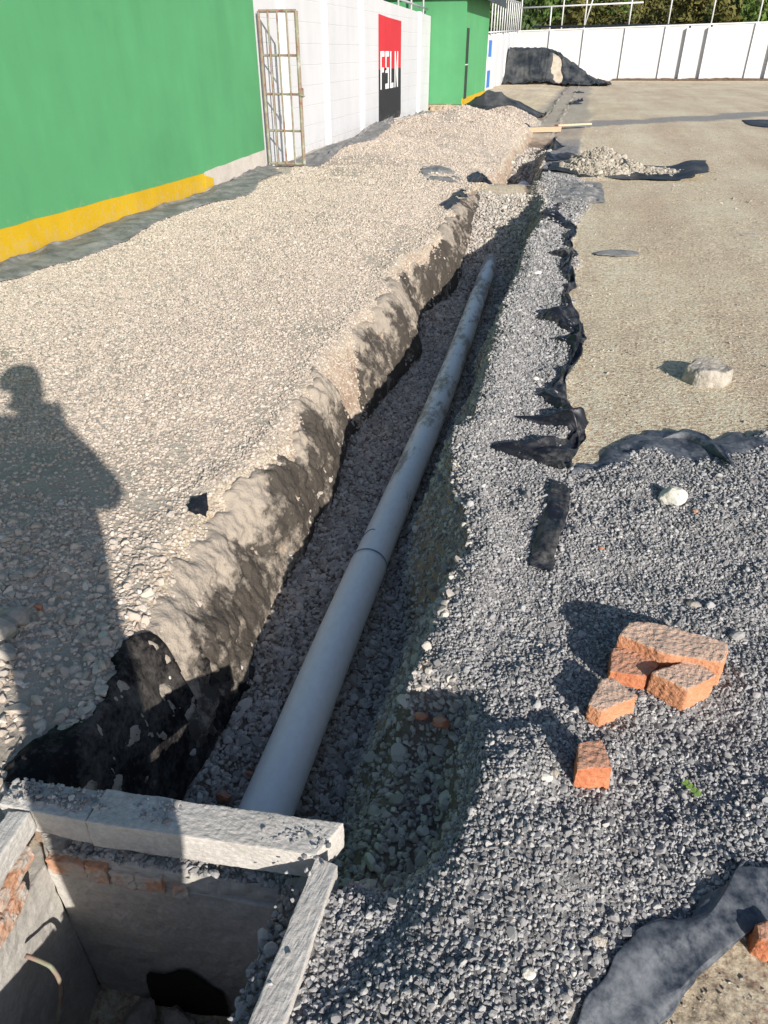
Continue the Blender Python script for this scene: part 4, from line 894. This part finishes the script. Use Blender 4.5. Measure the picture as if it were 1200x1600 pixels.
# ------------------------------------------------------------------ tarped heap in the far corner
sh_ = lambda x, y: np.clip(1.55*(1-sstep(-2.7,1.0,x))**1.0*sstep(45.2,47.2,y+.15*fbm(x*1.2,y*1.2,150,2)) + .10*fbm(x*1.5,y*1.5,151,3), 0, 3)
gx = np.linspace(-4.55,1.0,60); gy_ = np.linspace(45.0,49.5,30); A, B = np.meshgrid(gx, gy_, indexing='ij')
o = mesh('soil_heap', np.stack([A,B,height(A,B)+sh_(A,B)-.03],-1).reshape(-1,3), grid_faces(60,30), simple('dry_soil', (.34,.28,.21), (.52,.45,.36), 3, .95, 12, .6, .04), smooth=True)
tag(o, 'pale soil heap showing through the torn tarpaulin in far corner', 'soil heap')
gx = np.linspace(-4.58,1.05,230); gy_ = np.linspace(44.9,49.6,70); A, B = np.meshgrid(gx, gy_, indexing='ij')
pleat = np.abs(vn(A*3.2+.5*B+.8*fbm(A,B,160,2), B*.35, 161))*.11+np.abs(vn(A*8, B*.8, 163))*.04
hole = np.maximum(np.exp(-((A+1.95+.25*(B-46.6))/.33)**2-((B-46.4)/.75)**2), np.exp(-((A+2.15)/.22)**2-((B-47.2)/.2)**2))+.35*fbm(A*4,B*4,164,3)
Z = height(A,B)+sh_(A,B)+.02+pleat-.32*sstep(.42,.6,hole)+.12*np.exp(-((B-45.15)/.16)**2)*np.abs(vn(A*4,B*3,166))
o = mesh('tarpaulin', np.stack([A,B,Z],-1).reshape(-1,3), grid_faces(230,70), M['tarp'], smooth=True)
tag(o, 'big dark pleated tarpaulin over the heap in far corner', 'tarpaulin')
# boards across the trench
def board(a, b, wd, th, z, mat, label):
    a = np.array(a); b = np.array(b); d = (b-a)/np.hypot(*(b-a)); n = np.array((-d[1], d[0]))*wd/2
    r_ = [a-n, b-n, b+n, a+n]
    o = prism('timber_board', P3(r_, z+th), P3(r_, z), M[mat], None, cuts=0, bev=.004)
    return tag(o, label, 'board', 'boards across the trench')
board((-1.35,18.3),(-.55,18.75),.16,.10,.02,'woodred','short reddish timber lying across the far trench')
board((-.65,19.3),(.10,19.95),.15,.04,.08,'wood','longer pale plank behind the reddish timber')
for k,(q,s_) in enumerate((((905,145),.5),((898,162),.45),((905,158),.35),((820,205),.4),((850,250),.5),((880,248),.35),((862,232),.4))):
    c = G(*q); drape('fabric_scrap', [[(c[0]-s_*.5,c[1]-s_*1.2),(c[0]+s_*.3,c[1]-s_)],[(c[0]-s_*.4,c[1]),(c[0]+s_*.5,c[1])],[(c[0]-s_*.2,c[1]+s_*1.3),(c[0]+s_*.3,c[1]+s_)]], M['fab'],
      ('black fabric scrap nearest the tarped heap on filled trench','black fabric scrap mid-way along the filled far trench','small black fabric scrap beside the filled far trench','black scrap on the rear gravel heap flank','black scrap on the lip of the far opening','black scrap just behind the small gravel heap','black scrap beside the far opening near the timber')[k], px=False, fold=.12, ff=(3,3), lift=.02, seed=170+k, nu=14, nv=14, ragged=.06, group='black fabric scraps by the far trench')

# ------------------------------------------------------------------ trees behind the wall
def crown_mesh(seed, mat, nl=2600, rx=2.6, rz=2.4):
    r_ = np.random.default_rng(seed); C = []
    for k in range(26):
        d_ = r_.normal(0,1,3); d_ /= np.linalg.norm(d_); C.append((d_*np.array([rx,rx,rz])*r_.uniform(.35,.95), r_.uniform(.5,1.05)))
    V_ = []; 
    idx = r_.integers(0,26,nl); dirs = r_.normal(0,1,(nl,3)); dirs /= np.linalg.norm(dirs,axis=1)[:,None]
    rad = r_.uniform(.55,1,nl)
    ctr = np.array([C[i][0] for i in idx])+dirs*(np.array([C[i][1] for i in idx])*rad)[:,None]
    a = np.cross(dirs+r_.normal(0,.5,(nl,3)), r_.normal(0,1,(nl,3))); a /= np.linalg.norm(a,axis=1)[:,None]
    b = np.cross(dirs, a)+r_.normal(0,.25,(nl,3)); s = r_.uniform(.10,.24,nl)[:,None]
    V_ = np.stack([ctr-a*s, ctr-b*s*.5, ctr+a*s, ctr+b*s*.5],1).reshape(-1,3)
    me = bpy.data.meshes.new('crown'); me.from_pydata([tuple(v) for v in V_], [], [tuple(q) for q in np.arange(nl*4).reshape(-1,4)]); me.materials.append(mat); me.update()
    return me
crowns = [crown_mesh(500+k, M['fol'][k % 3], 2600, 2.2+.5*(k%2), 2.0+.4*(k%3)) for k in range(6)]
def trunk_mesh(seed):
    r_ = random.Random(seed)
    o = tube('trunk', [(0,0,0),(.1,.05,1.2),(.05*r_.uniform(-3,3),.1,2.6),(.2,.1,4.2)], [.2,.16,.12,.05], M['bark'], None, 8); me = o.data; bpy.data.objects.remove(o); return me
trunk = trunk_mesh(1)
def limb_mesh(k):
    g = k*2.1; o = tube('limb', [(.05,.1,2.2),(.05+.8*math.cos(g),.1+.8*math.sin(g),3.1),(.05+1.5*math.cos(g),.1+1.5*math.sin(g),4.0)], [.09,.06,.025], M['bark'], None, 6); me = o.data; bpy.data.objects.remove(o); return me
limbs = [limb_mesh(k) for k in range(3)]
def hz(x, y): return float(-0.4+16*sstep(60,130,np.array(y))+2.5*fbm(np.array(x*.05),np.array(y*.05),80,4)*sstep(60,80,np.array(y)))
kinds = ('dark green','olive brown','bright green')
spots = []
rt_ = random.Random(5)
for row,(yb,dx) in enumerate(((60,3.6),(66,4.2),(73,4.6))):
    x = -14+row*1.7
    while x < 34:
        spots.append((x+rt_.uniform(-.8,.8), yb+rt_.uniform(-1.5,1.5), row)); x += dx+rt_.uniform(-.5,.9)
cnt = [{}, {}, {}]
ordn = ['first','second','third','fourth','fifth','sixth','seventh','eighth','ninth','tenth','eleventh','twelfth']
rown = ('just behind the far wall','in the middle row behind the far wall','in the rear row up the hill')
for x, y, row in spots:
    k = rt_.randrange(6); kd = k % 3; c = cnt[row].get(kd, 0); cnt[row][kd] = c+1
    z = hz(x, y); s_ = rt_.uniform(.8,1.15)
    t = empty('tree', (x,y,z-.15), f'{kinds[kd]} tree {rown[row]}, {ordn[c]} from left', 'tree', 'trees behind the far wall')
    tr_ = link(bpy.data.objects.new('trunk', trunk)); tr_.parent = t; tr_.scale = (s_,s_,s_)
    for lm in limbs:
        q = link(bpy.data.objects.new('limb', lm)); q.parent = t; q.scale = (s_,s_,s_)
    cr = link(bpy.data.objects.new('crown', crowns[k])); cr.parent = t; cr.location = (.1,.1,3.6*s_); cr.scale = (s_*rt_.uniform(.9,1.15),s_,s_*rt_.uniform(.9,1.2)); cr.rotation_euler = (0,0,rt_.uniform(0,6.28))

# ------------------------------------------------------------------ the person taking the picture (their shadow crosses the bank)
def person():
    org = Vector((.02,-.22,zt(.02,-.22)))
    K = [ # name, xyz, radius, parent
     ('pel',(0,0,.99),.170,None),('sp',(0,-.01,1.16),.205,'pel'),('ch',(0,0,1.36),.215,'sp'),('nb',(0,0,1.52),.105,'ch'),('nk',(0,.035,1.58),.082,'nb'),
     ('jw',(0,.085,1.64),.078,'nk'),('hd',(0,.07,1.71),.098,'jw'),('tp',(0,.06,1.765),.075,'hd'),('ns',(0,.168,1.685),.014,'hd')]
    for s, n in ((1,'r'),(-1,'l')):
        el = (.36,.03,1.21) if s > 0 else (-.34,.03,1.20)
        wr = (.055-.02,.19,1.455) if s > 0 else (-.055-.02,.19,1.455)
        K += [('sh'+n,(s*.21,-.01,1.46),.10,'ch'),('el'+n,el,.074,'sh'+n),('wr'+n,wr,.038,'el'+n),('pm'+n,(wr[0],.210,1.50),.034,'wr'+n)]
        for k in range(4):
            bx_ = wr[0]+s*.004; K += [(f'f{k}{n}',(bx_+s*.012,.226+.003*k,1.485+.021*k),.0095,'pm'+n),(f'g{k}{n}',(bx_-s*.012,.232+.002*k,1.492+.022*k),.0085,f'f{k}{n}')]
        K += [('t'+n,(wr[0]-s*.010,.200,1.535),.011,'pm'+n),('u'+n,(wr[0]-s*.028,.198,1.556),.0095,'t'+n)]
        K += [('hp'+n,(s*.088,0,.92),.122,'pel'),('kn'+n,(s*.086,.025,.53),.092,'hp'+n),('an'+n,(s*.082,-.02,.10),.062,'kn'+n),('to'+n,(s*.095,.13,.045),.042,'an'+n)]
    ix = {k[0]: i for i, k in enumerate(K)}
    me = bpy.data.meshes.new('person'); me.from_pydata([k[1] for k in K], [(ix[k[3]], i) for i, k in enumerate(K) if k[3]], [])
    o = link(bpy.data.objects.new('person', me)); o.modifiers.new('skin','SKIN')
    if not me.skin_vertices:
        bm = bmesh.new(); bm.from_mesh(me); bm.verts.layers.skin.verify(); bm.to_mesh(me); bm.free()
    for i, k in enumerate(K):
        sv = me.skin_vertices[0].data[i]; rr = k[2]
        sv.radius = (rr*1.18, rr*.82) if k[0] in ('pel','sp','ch') else (rr, rr); sv.use_root = (i == 0)
    md = o.modifiers.new('sub','SUBSURF'); md.levels = 2; md.render_levels = 2
    dg = bpy.context.evaluated_depsgraph_get(); ev = o.evaluated_get(dg); nm = bpy.data.meshes.new_from_object(ev)
    o.modifiers.clear(); o.data = nm
    nm.materials.clear()
    cols = [('skin_tone',(.33,.19,.12),(.38,.22,.145)),('blue_shirt',(.06,.10,.18),(.08,.13,.22)),('dark_trousers',(.03,.03,.035),(.05,.05,.055)),('brown_shoes',(.06,.035,.02),(.09,.05,.03))]
    for c in cols: nm.materials.append(simple(*c, 20, .8, 90, .2, .002))
    mi = []
    for p in nm.polygons:
        c = p.center; a = 2 if c.z < 1.0 else (1 if c.z < 1.53 else 0)
        if c.z < .085 or (c.y > .07 and c.z < .12): a = 3
        if c.y > .15 and c.z > 1.38 : a = 0
        mi.append(a)
    nm.polygons.foreach_set('material_index', np.array(mi, np.int32)); nm.polygons.foreach_set('use_smooth', [True]*len(nm.polygons))
    o.location = org; tag(o, 'person standing outside the frame whose shadow crosses the gravel bank', 'person')
    bm = bmesh.new(); bmesh.ops.create_icosphere(bm, subdivisions=3, radius=1)
    bmesh.ops.delete(bm, geom=[v for v in bm.verts if v.co.z < -.25 or (v.co.y > .55 and v.co.z < .45)], context='VERTS')
    for v in bm.verts: v.co = Vector((v.co.x*.112, v.co.y*.122+.062, v.co.z*.115+1.735))*1.0 + v.co*.006*mnoise.noise(v.co*9)
    h = from_bm('hair', bm, simple('black_hair', (.01,.008,.007), (.02,.016,.013), 60, .6), None, True); h.parent = o
    for s in (-1, 1):
        bm = bmesh.new(); bmesh.ops.create_uvsphere(bm, u_segments=10, v_segments=8, radius=.011)
        for v in bm.verts: v.co = v.co+Vector((s*.034,.154,1.715))
        e = from_bm('eye', bm, simple('eye_white', (.03,.02,.015), (.05,.035,.03), 5, .3), None, True); e.parent = o
        bm = bmesh.new(); bmesh.ops.create_uvsphere(bm, u_segments=10, v_segments=8, radius=1)
        for v in bm.verts: v.co = Vector((v.co.x*.012+s*.098, v.co.y*.02+.055, v.co.z*.032+1.70))
        e = from_bm('ear', bm, nm.materials[0], None, True); e.parent = o
    bm = bmesh.new(); bmesh.ops.create_uvsphere(bm, u_segments=10, v_segments=8, radius=1)
    for v in bm.verts: v.co = Vector((v.co.x*.025, v.co.y*.01+.151, v.co.z*.007+1.645))
    e = from_bm('mouth', bm, simple('lip_tone', (.3,.11,.09), (.34,.13,.1), 5, .6), None, True); e.parent = o
    # the telephone in their hands, just behind the viewpoint
    q = Vector((-math.sin(YAW)*math.cos(PITCH), math.cos(YAW)*math.cos(PITCH), -math.sin(PITCH)))
    ph = box('phone', (-.037,-.08,-.004), (.037,.08,.004), simple('phone_shell', (.02,.02,.022), (.03,.03,.033), 5, .3), None, .003)
    ph.rotation_euler = cam_o.rotation_euler; ph.location = Vector((0,0,CAMH)) - q*.012 - Vector(_u)*.055
    tag(ph, 'dark mobile phone held up by the person outside the frame', 'phone')
person()
